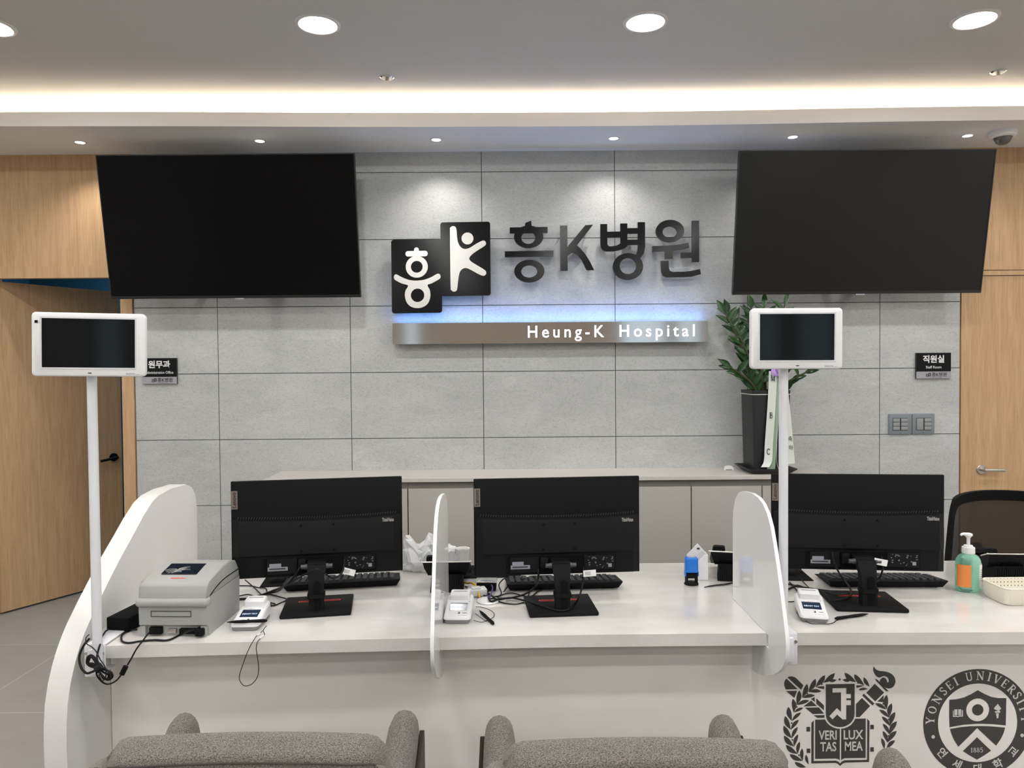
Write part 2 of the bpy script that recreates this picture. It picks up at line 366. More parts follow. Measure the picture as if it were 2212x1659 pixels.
def solo(name, mb, mat, label, cat, loc=(0,0,0), rz=0.0, group=None, smooth=35, world=False, kind=None):
    Mx = Matrix.Translation(Vector(loc)) @ Matrix.Rotation(rz, 4, 'Z')
    o = _finish(name, mb, mat, smooth, Mx.inverted() if world else None)
    o.location = loc; o.rotation_euler = (0, 0, rz); WM[o.name] = Mx
    return tag(o, label, cat, group, kind)
def struct(name, mb, mat, smooth=None, label=None, parent=None):
    o = _finish(name, mb, mat, smooth)
    if parent: o.parent = parent
    else: o['kind'] = 'structure'
    if label: o['label'] = label
    return o
def dup(root, loc, rz=None, label=None, group=None):
    r = root.copy(); COL.objects.link(r); r.location = loc
    if rz is not None: r.rotation_euler = (0, 0, rz)
    if label: r['label'] = label
    if group: r['group'] = group
    def rec(a, b):
        for ch in list(a.children):
            c = ch.copy(); COL.objects.link(c); c.parent = b; rec(ch, c)
    rec(root, r)
    WM[r.name] = Matrix.Translation(Vector(loc)) @ Matrix.Rotation(r.rotation_euler.z, 4, 'Z')
    return r

# ================================================================== THE ROOM
WY = 4.48                     # face of the tiled back wall
ZC, ZS = 2.94, 2.785          # main ceiling, underside of the soffit
struct('floor', MB().box2((-5.6, -5.1, -0.1), (5.6, 6.6, 0)), M['floor'])
struct('ceiling', MB().box2((-5.6, -5.1, ZC), (5.6, 4.62, ZC+0.1)), M['ceilpaint'])
# tiled wall: slabs with open joints over a dark backing
mb = MB()
X0, X1 = -2.271, 2.72
xs = [X0] + [x for x in [(i-3)*0.8+0.634 for i in range(-2, 9)] if X0+0.05 < x < X1-0.05] + [X1]
zs = [0.0] + [z for z in [1.463+(3-j)*0.4 for j in range(9, -3, -1)] if 0.05 < z < ZS-0.02] + [ZS+0.02]
for a, b in zip(xs, xs[1:]):
    for c, d in zip(zs, zs[1:]):
        mb.box2((a+0.0022, WY, c+0.0022), (b-0.0022, WY+0.014, d-0.0022))
w = struct('wall_back', mb, M['tile'])
struct('joint_backing', MB().box2((X0, WY+0.005, 0), (X1, WY+0.12, ZC)), M['grout'], parent=w)
# oak panelling over and beside the doors, set in the same plane
struct('wall_back_left', MB().box2((-5.6, WY, 0), (-3.14, WY+0.12, ZS+0.02)).box2((-3.14, WY, 2.117), (X0-0.002, WY+0.035, ZS+0.02)), M['wood'])
struct('wall_back_right', MB().box2((2.722, WY, 2.052), (5.6, WY+0.12, ZS+0.02)).box2((3.72, WY, 0), (5.6, WY+0.12, 2.047)), M['wood'])
struct('trim_1', MB().box2((-3.14, WY-0.012, 2.046), (-2.344, WY+0.035, 2.116)).box2((-2.344, WY-0.012, 0), (X0-0.003, WY+0.12, 2.116)), M['wood'], label='oak frame of the open doorway beside the tiled wall')
struct('trim_2', MB().box2((2.724, WY-0.006, 0), (2.770, WY+0.12, 2.047)).box2((2.770, WY-0.006, 2.020), (3.72, WY+0.12, 2.047)), M['wood'], label='oak frame around the closed door')
# closed oak door on the right
d2 = struct('door_2', MB().box2((2.774, WY+0.002, 0.008), (3.70, WY+0.045, 2.016)), M['wood'], label='closed oak door behind the office chair')
hb = MB().lathe([(0.030, 0.0), (0.030, 0.006), (0.027, 0.009), (0.010, 0.010), (0.010, 0.045)], (2.853, WY+0.002, 0.845), axis='Y')
for v in hb.bm.verts: v.co.y = 2*(WY+0.002) - v.co.y
hb.rbox((2.905, WY-0.047, 0.845), (0.125, 0.013, 0.020), 0.006)
struct('door_handle', hb, M['satin'], 40, 'satin nickel lever handle on a round rose', d2)
# open oak door on the left, swung into the room beyond
LA = RAD(61); LO = Vector((-3.125, WY+0.02, 0.0)); LR = Matrix.Rotation(LA, 3, 'Z')
def leafp(a, b, c): return LO + LR @ Vector((a, b, c))
def leafbox(a0, b0, c0, a1, b1, c1):
    vs = [leafp(a, b, c) for c in (c0, c1) for a, b in ((a0,b0),(a1,b0),(a1,b1),(a0,b1))]
    return MB().add(vs, [(0,3,2,1),(4,5,6,7),(0,1,5,4),(1,2,6,5),(2,3,7,6),(3,0,4,7)])
d1 = struct('door_1', leafbox(0, 0, 0.012, 0.80, 0.04, 2.035), M['wood'], label='open oak door swung into the blue room')
hb = MB().cyl(leafp(0.735, 0, 0.885), leafp(0.735, -0.012, 0.885), 0.028).cyl(leafp(0.735, -0.01, 0.885), leafp(0.735, -0.05, 0.885), 0.009)
hb.cyl(leafp(0.742, -0.045, 0.885), leafp(0.62, -0.045, 0.872), 0.009)
struct('door_handle', hb, M['black'], 40, 'black lever handle on a round rose', d1)
# blue room beyond the open door
struct('wall_1', MB().box2((-4.3, 6.5, 0), (-1.9, 6.6, 2.7)).box2((-4.3, 4.61, 0), (-4.2, 6.5, 2.7)).box2((-2.10, 4.61, 0), (-2.0, 6.5, 2.7)).box2((-4.3, 4.61, 2.6), (-1.9, 6.6, 2.7)), M['bluewall'], label='blue painted walls of the room beyond the open door')
# side walls and the glazed front of the waiting area, behind the camera
struct('wall_left', MB().box2((-5.7, -5.1, 0), (-5.6, WY+0.12, ZC)), M['roomwall'])
struct('wall_right', MB().box2((5.6, -5.1, 0), (5.7, WY+0.12, ZC)), M['roomwall'])
mb = MB(); wins = [(-2.02, -1.70), (2.05, 2.95), (3.10, 3.60)]; x = -5.6
for a, b in wins:
    mb.box2((x, -5.2, 0), (a, -5.1, ZC)); mb.box2((a, -5.2, 2.65), (b, -5.1, ZC)); mb.box2((a, -5.2, 0), (b, -5.1, 0.12)); x = b
mb.box2((x, -5.2, 0), (5.6, -5.1, ZC))
struct('wall_front', mb, M['darkwall'])
for i, (a, b) in enumerate(wins):
    struct('window_%d' % (i+1), MB().box2((a, -5.17, 0.12), (a+0.04, -5.12, 2.65)).box2((b-0.04, -5.17, 0.12), (b, -5.12, 2.65)).box2((a+0.04, -5.17, 2.61), (b-0.04, -5.12, 2.65)).box2((a+0.04, -5.17, 0.12), (b-0.04, -5.12, 0.16)), M['signdark'], label='narrow dark framed window in the wall behind the camera')

# soffit with the light cove, its face gently curved in plan
SOF = [(-5.6, 3.95), (-4.2, 3.945), (-2.694, 3.958), (-1.844, 3.974), (-0.867, 4.008), (0.018, 4.024), (0.70, 4.026), (1.265, 4.014), (1.995, 3.990), (2.749, 3.977), (4.2, 3.97), (5.6, 3.975)]
SP = [(v.x, v.y) for v in catmull([(a, b, 0) for a, b in SOF], 6)]
rings = []
for x, yf in SP:
    rings.append([Vector((x, y, z)) for y, z in ((yf, ZS), (4.60, ZS), (4.60, ZC), (4.155, ZC), (4.155, 2.812), (yf+0.014, 2.812), (yf+0.014, 2.860), (yf, 2.860))])
struct('trim_3', MB().loft(rings), M['paint'], 30, label='white lowered soffit with a curved front edge above the desk')
strip = MB()
for (xa, ya), (xb, yb) in zip(SP, SP[1:]):
    strip.add([(xa, 4.105, 2.822), (xb, 4.105, 2.822), (xb, 4.130, 2.822), (xa, 4.130, 2.822), (xa, 4.105, 2.836), (xb, 4.105, 2.836), (xb, 4.130, 2.836), (xa, 4.130, 2.836)], [(0,3,2,1),(4,5,6,7),(0,1,5,4),(2,3,7,6)])
solo('light_strip', strip, M['led_cove'], 'warm white light strip hidden in the ceiling cove above the soffit', 'light strip', (0, 4.11, 2.82), world=True)

# ------------------------------------------------------------------ lamps and ceiling fittings
def make_downlight(loc, label, group):
    t = thing('ceiling_downlight', label, 'ceiling light', loc, 0, group)
    part('trim_ring', MB().lathe([(0.074, 0.0), (0.074, -0.004), (0.080, -0.007), (0.092, -0.005), (0.094, 0.0)], (0, 0, 0), 40), M['trimring'], t)
    part('diffuser', MB().lathe([(0.0735, -0.0035), (0.0735, -0.001)], (0, 0, 0), 40), M['diffuser'], t)
    return t
rowL = ['round ceiling downlight cut off by the left edge of the picture', 'round ceiling downlight above and left of the hospital sign', 'round ceiling downlight nearly above the hanging sign letters', 'round ceiling downlight at the far right, tilted oval in view']
dl0 = None
for i, x in enumerate((-2.175, -0.80, 0.58, 1.97)):
    if dl0 is None: dl0 = make_downlight((x, 3.155, ZC), rowL[i], 'ceiling downlights over the desk')
    else: dup(dl0, (x, 3.155, ZC), label=rowL[i])
for y in (1.75, 0.55, -0.65, -1.85, -3.05, -4.25):  # unseen rows, packed closer to throw more light on upright faces
    for x in (-3.55, -2.175, -0.80, 0.58, 1.97, 3.36, 4.75):  # the last column is added to brighten the right-hand oak door
        dup(dl0, (x, y, ZC), label='unseen ceiling downlight added out of the frame to light the waiting area', group='added unseen ceiling downlights above the waiting area')
for x in (-3.55, 3.36, 4.75): dup(dl0, (x, 3.155, ZC), label='unseen ceiling downlight added out of the frame beside the desk row', group='added unseen ceiling downlights beside the desk')  # unseen extra lamps, the outermost added for light on the right door
def make_spot(loc, label):
    t = thing('soffit_spotlight', label, 'spotlight', loc, 0, 'small spotlights in the soffit')
    part('trim_ring', MB().lathe([(0.026, 0.0), (0.026, -0.003), (0.034, -0.003), (0.036, 0.0)], (0, 0, 0), 28), M['trimring'], t)
    part('lens', MB().lathe([(0.0255, -0.002), (0.0255, -0.0005)], (0, 0, 0), 28), M['spotlens'], t)
    ld = bpy.data.lights.new('spot_beam', 'SPOT'); ld.energy = P_SPOT; ld.spot_size = RAD(125); ld.spot_blend = 0.9; ld.color = (1.0, 0.955, 0.90); ld.shadow_soft_size = 0.012
    lo = bpy.data.objects.new('spot_beam', ld); COL.objects.link(lo); lo.parent = t; lo.location = (0, 0, -0.012)
    return t
spl = ['small soffit spotlight above the oak panel left of the left television', 'small soffit spotlight above the right half of the left television', 'small soffit spotlight between the left television and the black logo plates', 'small soffit spotlight above the hanging black syllables',
       'small soffit spotlight above the left part of the right television', 'small soffit spotlight just left of the dome camera']
sp0 = None
for i, x in enumerate((-2.434, -1.414, -0.412, 0.596, 1.615, 2.610)):
    if sp0 is None: sp0 = make_spot((x, 4.24, ZS), spl[i])
    else: dup(sp0, (x, 4.24, ZS), label=spl[i])
def make_sprinkler(loc, label):
    t = thing('sprinkler_head', label, 'sprinkler', loc, 0, 'fire sprinklers in the ceiling')
    part('escutcheon', MB().lathe([(0.012, -0.006), (0.030, -0.006), (0.036, -0.001), (0.036, 0.0)], (0, 0, 0), 28), M['chrome'], t)
    b = MB().cyl((0, 0, -0.006), (0, 0, -0.020), 0.006).cyl((0, 0, -0.020), (0, 0, -0.0215), 0.014)
    b.cyl((0.008, 0, -0.005), (0.011, 0, -0.020), 0.0015).cyl((-0.008, 0, -0.005), (-0.011, 0, -0.020), 0.0015)
    part('deflector', b, M['satin'], t)
    return t
s0 = make_sprinkler((-0.606, 3.735, ZC), 'small metal sprinkler head in the ceiling left of centre')
dup(s0, (2.44, 3.72, ZC), label='small metal sprinkler head in the ceiling at the right')
t = thing('dome_camera', 'white dome security camera under the soffit above the right television', 'security camera', (2.765, 4.17, ZS))
part('housing', MB().lathe([(0.068, 0.0), (0.070, -0.012), (0.064, -0.030), (0.048, -0.036), (0.044, -0.030)], (0, 0, 0), 36), M['whiteplastic'], t)
part('dome', MB().lathe([(0.0435, -0.030), (0.042, -0.046), (0.034, -0.062), (0.020, -0.072), (0.004, -0.075)], (0, 0, 0), 32), M['camdome'], t, label='smoked transparent dome')
# added area lamp that brightens the blue room; no fitting hangs there
ld = bpy.data.lights.new('blue_room_fill', 'AREA'); ld.energy = 12; ld.size = 0.5; ld.color = (0.75, 0.9, 1.0)
lo = bpy.data.objects.new('blue_room_fill', ld); COL.objects.link(lo); lo.location = (-2.6, 5.9, 2.59)

# ================================================================== RECEPTION DESK
CT, CB = 0.73, 0.695
front = [(-1.125, 2.026), (-0.8, 2.044), (-0.219, 2.066), (0.12, 2.078), (0.72, 2.080), (1.45, 2.072), (2.6, 2.070)]
fr = smooth2(front, 6, False)
desk = thing('reception_desk', 'long white reception counter with a curved side wing and two printed crests', 'reception desk', (0, 2.4, 0))
wt = MB().prism(fr + [(2.6, 2.836), (-0.4, 2.836), (-1.2085, 2.826), (-1.2085, 2.113), (-1.125, 2.113)], lambda a, b, t: (a, b, t), CB, CT)
bmesh.ops.bevel(wt.bm, geom=[e for e in wt.bm.edges if abs(e.verts[0].co.z-e.verts[1].co.z) < 1e-6], offset=0.002, segments=2, profile=0.5, affect='EDGES')
part('worktop', wt, M['counter'], desk, 30, True, 'glossy white stone worktop')
fp = [(-1.2085, 2.208), (-0.9, 2.210), (-0.5, 2.2128), (0.0, 2.214), (2.6, 2.214)]
part('front_panel', MB().prism(fp + [(2.6, 2.26), (-1.2085, 2.255)], lambda a, b, t: (a, b, t), 0.0, CB-0.001), M['panel'], desk, 30, True)
prof = [(2.827, 0.0), (2.832, 0.5), (2.837, 0.960), (2.834, 0.990), (2.825, 1.016), (2.794, 1.047), (2.745, 1.064), (2.622, 1.067), (2.533, 1.060), (2.483, 1.045), (2.419, 1.006), (2.357, 0.962), (2.269, 0.903), (2.201, 0.851), (2.149, 0.810), (2.100, 0.768), (2.075, 0.743), (2.051, 0.713), (2.030, 0.680), (2.008, 0.635), (1.993, 0.585), (1.986, 0.530), (1.984, 0.471), (1.986, 0.41), (1.995, 0.3), (2.01, 0.15), (2.02, 0.0)]
wing = MB().prism(prof, lambda a, b, t: (t, a, b), -1.272, -1.210)
bmesh.ops.bevel(wing.bm, geom=[e for e in wing.bm.edges if abs(e.verts[0].co.x-e.verts[1].co.x) < 1e-6], offset=0.002, segments=2, profile=0.5, affect='EDGES')
part('side_wing', wing, M['slab'], desk, 25, True, 'thick white side wing with a sloped, rounded front edge')

# --- printed crests on the desk front
def crest(mb, nf, label):
    for i, f in enumerate(mb.bm.faces): f.material_index = 0 if i < nf else 1
    return part('printed_crest', mb, [M['emblem'], M['emblemwhite']], desk, None, True, label)
def decal(px0, z0, s, y, roll=0.008):
    def fn(a, b, t): return Vector((px0 + a*s, y - t, z0 - b*s + roll*a*s))
    return fn
YP = 2.2135
f1 = decal(0.7985, 0.5938, 0.13807*2.2135/1600, YP)     # laurel crest, traced in its own drawing units
def leafshape(tx, ty, bx, by, wd=0.24, bend=0.10):
    d = Vector((bx-tx, by-ty)); n = Vector((-d.y, d.x)); L = []; R = []
    for i in range(9):
        t = i/8; w = wd*(sin(pi*t**0.85))*0.5; c = Vector((tx, ty)) + d*t + n*bend*sin(pi*t)
        L.append(c + n*w); R.append(c - n*w)
    return [(v.x, v.y) for v in L] + [(v.x, v.y) for v in reversed(R[1:-1])]
mb = MB(); G = []
for a in [(905,195,722,345),(748,225,598,405),(600,280,485,485),(468,360,387,575),(345,460,300,690),(242,592,255,810),(170,720,225,945),(118,865,208,1085),(95,1020,222,1222),(100,1180,258,1355),(130,1330,315,1475),(192,1480,395,1585),(270,1610,450,1690)]:
    G.append([leafshape(*a, wd=0.33, bend=-0.06 if a[1] < 600 else 0.06)])
for a in [(690,480,487,485),(590,545,387,580),(500,625,300,695),(405,740,258,812),(370,815,225,948),(335,930,208,1088),(318,1045,222,1225),(322,1165,258,1358),(350,1280,315,1478),(390,1390,395,1590),(450,1490,490,1650)]:
    G.append([leafshape(*a, wd=0.28, bend=0.05)])
for a in [(1060,192,1242,345),(1213,218,1370,395),(1362,268,1455,420),(1725,555,1725,785),(1805,690,1765,915),(1860,830,1780,1050),(1888,980,1770,1185),(1885,1135,1742,1315),(1860,1285,1725,1420)]:
    G.append([leafshape(*a, wd=0.33, bend=0.06)])
for a in [(1280,468,1428,455),(1545,690,1720,788),(1610,790,1765,918),(1650,900,1780,1055),(1668,1015,1772,1188),(1668,1132,1742,1320),(1648,1245,1690,1420)]:
    G.append([leafshape(*a, wd=0.28, bend=-0.05)])
G += [[leafshape(820,325,935,303,0.4,0)], [leafshape(1145,322,1025,303,0.4,0)]]
G += [[[(735,400),(598,405),(660,432),(735,447)]], [[(1248,437),(1245,395),(1375,398),(1300,425)]]]
G += [[ell(*p)] for p in [(981,297,17),(699,368,13),(468,511,13),(302,724,13),(222,981,13),(235,1250,13),(338,1497,13),(1270,356,13),(1672,697,13),(1760,947,13),(1755,1213,13)]]
G += [[[(155,250),(185,237),(225,235),(265,245),(300,270),(408,380),(372,452)]], [[(140,268),(318,440),(130,442),(105,380),(103,340),(118,295)]], [[(135,467),(308,467),(265,580)]],
      [[(525,600),(585,570),(590,650)]], [[(612,590),(733,705),(733,785),(612,680)]], [[(410,718),(530,625),(622,715)]], [[(435,738),(655,738),(735,838),(555,842)]], [[(572,862),(740,862),(740,905),(628,905)]]]
G += [[smooth2([(1520,100),(1545,135),(1600,168),(1700,182),(1790,215),(1845,270),(1864,340),(1850,395),(1820,435),(1775,453),(1720,445),(1650,400),(1618,350),(1622,315),(1645,288),(1680,277),(1715,300),(1735,345),(1748,360),(1758,320),(1735,277),(1690,255),(1650,262),(1615,275),(1580,268),(1545,235),(1518,180),(1512,140)], 4)]]
G += [[[(1548,292),(1590,320),(1700,440),(1760,500),(1715,497),(1550,320)]], [[(1405,517),(1538,375),(1685,517),(1545,655)]], [[(1340,560),(1365,530),(1532,690),(1502,720)]], [[(1240,695),(1335,598),(1465,728),(1300,902),(1240,900)]], [[(1678,560),(1672,670),(1580,658),(1612,630)]]]
shield = [(762,370),(1218,370),(1218,860)] + [(991+227*cos(a), 850+208*sin(a)) for a in [pi*i/16 for i in range(0, 17)]] + [(764,860)]
fig = [(868,435),(1088,435),(1088,530),(1160,530),(1160,600),(1088,600),(1088,630),(1160,630),(1160,710),(1088,710),(1088,937),(1030,937),(943,858),(872,932),(818,880),(938,752),(1003,812),(1003,505),(868,505)]
G += [[shield, fig]]
G += [[[(595,933),(752,933),(775,975),(820,1025),(880,1062),(940,1082),(985,1085),(985,1590),(960,1570),(920,1560),(595,1560)]], [[(1395,928),(1230,928),(1210,970),(1165,1025),(1105,1062),(1050,1080),(1008,1085),(1008,1590),(1030,1570),(1065,1557),(1395,1558)]],
      [[(535,985),(572,945),(572,1595),(925,1595),(965,1612),(992,1640),(1020,1610),(1060,1592),(1420,1590),(1420,932),(1455,970),(1450,1625),(1070,1628),(1030,1645),(992,1680),(955,1645),(920,1630),(535,1632)]],
      [rect(457,1047,515,1120)], [rect(1468,1030,1525,1100)], [rect(462,1395,518,1465)], [rect(1470,1390,1525,1460)]]
mb.flat(G, f1, 0.0004); mb.bm.faces.ensure_lookup_table(); nf = len(mb.bm.faces)
for s, x, y in (('VERI', 798, 1182), ('LUX', 1192, 1182), ('TAS', 803, 1368), ('MEA', 1200, 1366)):
    mb.text(s, 205, (lambda a, b, t, x=x, y=y: f1(x+a, y-b+8, t+0.0007)), 0.0003, 'CENTER', 4, 0.72 if s in ('VERI', 'MEA', 'TAS') else 0.80)
crest(mb, nf, 'charcoal laurel crest with torch, pen, shield and open book')

f2 = decal(1.2178, 0.5901, 0.13801*2.2125/1600, YP)      # round university crest
mb = MB(); CX, CY = 975, 992
ringtop = [(525,615),(640,607),(760,580),(870,530),(975,470),(1080,530),(1190,580),(1300,600),(1427,603),(1424,850),(1420,1040),(1200,1014),(975,1005),(750,1017),(530,1053),(524,850)]
G = [[ell(CX,CY,862,862,72), ell(CX,CY,630,630,72)], [ringtop, ell(975,783,183,183,40)], [ell(975,783,90,90,32)],
     [[(538,1083),(700,1056),(850,1044),(968,1042),(968,1073),(672,1368),(600,1255),(560,1160)]], [[(968,1042),(1100,1045),(1250,1057),(1410,1075),(1385,1170),(1340,1260),(1270,1362),(968,1073)]], [[(968,1222),(1190,1440),(1080,1515),(968,1580),(860,1515),(745,1440)]]]

# roman capitals as stroked outlines with slab serifs (unit height, y up)
def glyph(ch):
    T, t = 0.17, 0.075
    def bar(x0, y0, x1, y1, w):
        d = Vector((x1-x0, y1-y0)).normalized(); n = Vector((-d.y, d.x))*w/2
        return [(x0+n.x, y0+n.y), (x1+n.x, y1+n.y), (x1-n.x, y1-n.y), (x0-n.x, y0-n.y)]
    def srf(x, y, w=0.34): return rect(x-w/2, y if y < 0.5 else y-0.055, x+w/2, y+0.055 if y < 0.5 else y)
    P = {'I': ([bar(.2,0,.2,1,T), srf(.2,0), srf(.2,1)], .4),
         'N': ([bar(.16,0,.16,1,t), bar(.14,.97,.74,.03,T), bar(.74,0,.74,1,t), srf(.16,0,.3), srf(.74,1,.3), srf(.1,1,.26)], .9),
         'Y': ([bar(.38,0,.38,.48,T), bar(.38,.45,.1,.98,T), bar(.38,.45,.68,.98,t), srf(.38,0), srf(.1,1,.3), srf(.68,1,.28)], .78),
         'U': ([ribbon([(.16,1),(.16,.35),(.2,.14),(.4,.05),(.6,.14),(.64,.35),(.64,1)], .12, 5, False), srf(.16,1,.32), srf(.64,1,.28)], .8),
         'V': ([bar(.08,.98,.38,.02,T), bar(.38,.02,.68,.98,t), srf(.1,1,.32), srf(.68,1,.28)], .76),
         'E': ([bar(.18,0,.18,1,T), bar(.1,.035,.62,.035,.07), bar(.1,.965,.6,.965,.07), bar(.2,.51,.5,.51,.07), bar(.6,.0,.62,.2,.05), bar(.58,.8,.6,1,.05), bar(.5,.4,.5,.62,.05)], .68),
         'T': ([bar(.36,0,.36,1,T), bar(.02,.965,.7,.965,.07), srf(.36,0), bar(.03,.78,.03,1,.05), bar(.69,.78,.69,1,.05)], .72),
         'R': ([bar(.18,0,.18,1,T), ribbon([(.18,.95),(.42,.95),(.57,.86),(.57,.62),(.42,.52),(.2,.51)], .11, 5, False), bar(.34,.52,.68,.0,T), srf(.18,0), srf(.1,1,.2), srf(.72,0,.2)], .76),
         'S': ([ribbon([(.52,.80),(.44,.93),(.3,.96),(.14,.86),(.14,.68),(.3,.54),(.46,.42),(.5,.22),(.36,.06),(.2,.05),(.08,.2)], .13, 5, False), bar(.53,.76,.53,.97,.05), bar(.07,.03,.07,.24,.05)], .6),
         'M': ([bar(.14,0,.14,1,t), bar(.14,.98,.46,.05,T*.8), bar(.46,.05,.8,.98,t), bar(.8,0,.8,1,T), srf(.14,0,.28), srf(.8,0,.32), srf(.1,1,.24), srf(.84,1,.24)], .95),
         'B': ([bar(.18,0,.18,1,T), ribbon([(.18,.95),(.42,.95),(.54,.85),(.54,.64),(.4,.53),(.2,.52)], .10, 5, False), ribbon([(.2,.52),(.44,.52),(.6,.42),(.6,.16),(.44,.045),(.18,.045)], .10, 5, False), srf(.1,0,.2), srf(.1,1,.2)], .68),
         'C': ([ribbon([(.68,.76),(.56,.92),(.38,.95),(.18,.82),(.11,.5),(.18,.18),(.38,.05),(.56,.08),(.68,.24)], .13, 5, False), bar(.69,.72,.69,.97,.05)], .76),
         '1': ([bar(.24,0,.24,1,T*.8), bar(.24,.97,.08,.84,t), srf(.24,0,.36)], .44),
         '5': ([bar(.12,.95,.5,.95,.09), bar(.13,.95,.11,.52,t), ribbon([(.11,.55),(.3,.60),(.48,.48),(.5,.25),(.36,.06),(.2,.05),(.06,.14)], .11, 5, False)], .58)}
    if ch == 'O': return [[ell(.4,.5,.4,.5), ell(.4,.5,.25,.43)]], .8
    if ch == '8': return [[ell(.28,.74,.22,.25), ell(.28,.74,.12,.18)], [ell(.28,.26,.26,.27), ell(.28,.26,.14,.19)]], .56
    g, w = P[ch]; return [[q] for q in g], w
mb.flat(G, f2, 0.0004); nf = len(mb.bm.faces)
for ch, ang in zip('YONSEIUNIVERSITY', (-86, -73, -59, -46.8, -36.8, -27.6, -10.9, 2.7, 13.8, 23.6, 34.2, 45.2, 55.4, 64, 73, 86)):
    g, wd = glyph(ch); a = RAD(ang)
    def fn(x, y, t, a=a, wd=wd):
        x = (x-wd/2)*138; r = 688 + y*138
        return f2(CX + r*sin(a) + x*cos(a), CY - r*cos(a) + x*sin(a), t+0.0007)
    mb.flat(g, fn, 0.0003)
for ch, aa in (('연', -130), ('세', -154), ('대', 180), ('학', 154), ('교', 129.5)):
    a = RAD(aa)
    def fn(x, y, t, a=a):
        r = 745 - y        # glyph tops point to the centre
        return f2(CX + r*sin(a) - x*cos(a), CY - r*cos(a) - x*sin(a), t+0.0007)
    mb.text(ch, 168, fn, 0.0003, 'CENTER', 3)
xx = 862
for ch in '1885':
    g, wd = glyph(ch); mb.flat(g, (lambda x, y, t, xx=xx: f2(xx+x*82, 1462-y*76, t+0.0007)), 0.0003); xx += wd*82+8
for q in ((-706, 215), (706, 215)): mb.flat([[ell(CX+q[0], CY+q[1]-5, 28)]], lambda x, y, t: f2(x, y, t+0.0007), 0.0003)
mb.flat([[rect(603,768,650,860)], [rect(664,768,710,860)], [[(580,785),(592,785),(592,868),(640,868),(657,880),(675,868),(722,868),(722,782),(738,782),(738,884),(680,884),(657,893),(636,886),(580,886)]],
         [[(1290,690),(1345,765),(1310,800),(1330,810),(1325,832),(1250,832),(1242,810),(1300,805),(1230,770),(1240,745)]], [[(1262,843),(1308,843),(1298,920),(1275,922)]]], lambda x, y, t: f2(x, y, t+0.0007), 0.0003)
crest(mb, nf, 'charcoal round crest with ring lettering, shield and the year 1885')

# ================================================================== ON THE BACK WALL
# --- televisions, tilted down on wall brackets
def make_tv(name, label, xa, xb, zb, screenmat):
    Wd = xb-xa; H = 0.80; tilt = math.atan2(0.131, 0.79)
    t = thing(name, label, 'television', ((xa+xb)/2, 4.289, zb), rot=(tilt, 0, 0), group='wall televisions')
    part('casing', MB().rbox((0, 0.022, H/2), (Wd-0.004, 0.034, H-0.004), 0.006, 2).rbox((0, 0.048, H*0.42), (Wd*0.62, 0.04, H*0.52), 0.012, 2), M['tvframe'], t)
    b = MB().box2((-Wd/2, 0, 0), (Wd/2, 0.02, 0.016)).box2((-Wd/2, 0, H-0.006), (Wd/2, 0.02, H)).box2((-Wd/2, 0, 0.016), (-Wd/2+0.006, 0.02, H-0.006)).box2((Wd/2-0.006, 0, 0.016), (Wd/2, 0.02, H-0.006))
    part('bezel', b, M['tvframe'], t, None)
    part('screen', MB().box2((-Wd/2+0.006, 0.002, 0.016), (Wd/2-0.006, 0.008, H-0.006)), screenmat, t, None, label='dark switched-off screen')
    part('sensor_housing', MB().rbox((0.02, 0.004, -0.004), (0.055, 0.012, 0.010), 0.003), M['signgrey'], t)
    wb = MB().box((0, WY-0.006, zb+0.42), (0.5, 0.012, 0.42))
    for sx in (-0.17, 0.17):
        wb.box((sx, WY-0.07, zb+0.22), (0.03, 0.13, 0.03)); wb.box((sx, WY-0.07, zb+0.56), (0.03, 0.13, 0.03))
        wb.box((sx, WY-0.12, zb+0.40), (0.035, 0.02, 0.40), Matrix.Rotation(tilt, 3, 'X'))
    for v in wb.bm.verts: v.co.x += (xa+xb)/2
    part('wall_bracket', wb, M['black'], t, None, True)
    return t
make_tv('wall_television', 'large black television tilted down on the wall left of the hospital sign', -2.303, -0.861, 1.899, M['tvscreen'])
make_tv('wall_television', 'large grey-black television tilted down on the wall right of the hanging letters', 1.286, 2.724, 1.896, M['tvscreen2'])

# --- sign: two logo plates, four hanging syllables, lit steel bar; drawn in sign units, y down
SY = 4.415; SU = 0.34358*4.415/1600; SX0 = -0.8235; SZ0 = 2.4637
def sgn(y):
    def fn(a, b, t): return Vector((SX0 + a*SU, y - t, SZ0 - b*SU + 0.008*a*SU))
    return fn
def pins(mb, pts, y0, r=0.006):
    for a, b in pts:
        p = sgn(0)(a, b, 0); mb.cyl((p.x, y0, p.z), (p.x, WY-0.0005, p.z), r, None, 10)
    return mb
plate = rect(127, 227, 441, 687, 16)
mb = pins(MB().flat([[plate]], sgn(SY+0.02), 0.02), [(170, 280), (400, 280), (170, 640), (400, 640)], SY+0.01)
bmesh.ops.bevel(mb.bm, geom=[], offset=0.001)
pA = solo('logo_plate', mb, M['signblack'], 'black rounded plate with a silver hatted figure, lower left of the logo pair', 'logo plate', tuple(sgn(SY)(284, 687, 0)), world=True, group='logo plates')
mb = MB().flat([[ribbon([(285, 292), (285, 318)], 30)], [rect(216, 299, 355, 333, 16)], [ell(286, 398, 69, 68), ell(286, 398, 37, 37)],
                [smooth2([(160, 444), (195, 463), (240, 480), (287, 484), (335, 479), (380, 462), (414, 444), (430, 448), (434, 465), (424, 478), (380, 502), (352, 513), (366, 545), (369, 585), (354, 626), (325, 649), (290, 656), (250, 648), (222, 622), (210, 582), (214, 545), (230, 514), (190, 500), (150, 478), (142, 462), (147, 447)], 4), ell(289, 576, 42, 42)]], sgn(SY), 0.002)
part('figure_inlay', mb, M['signsilver'], pA, 40, True, 'brushed silver figure')
plate = rect(437, 126, 748, 585, 16)
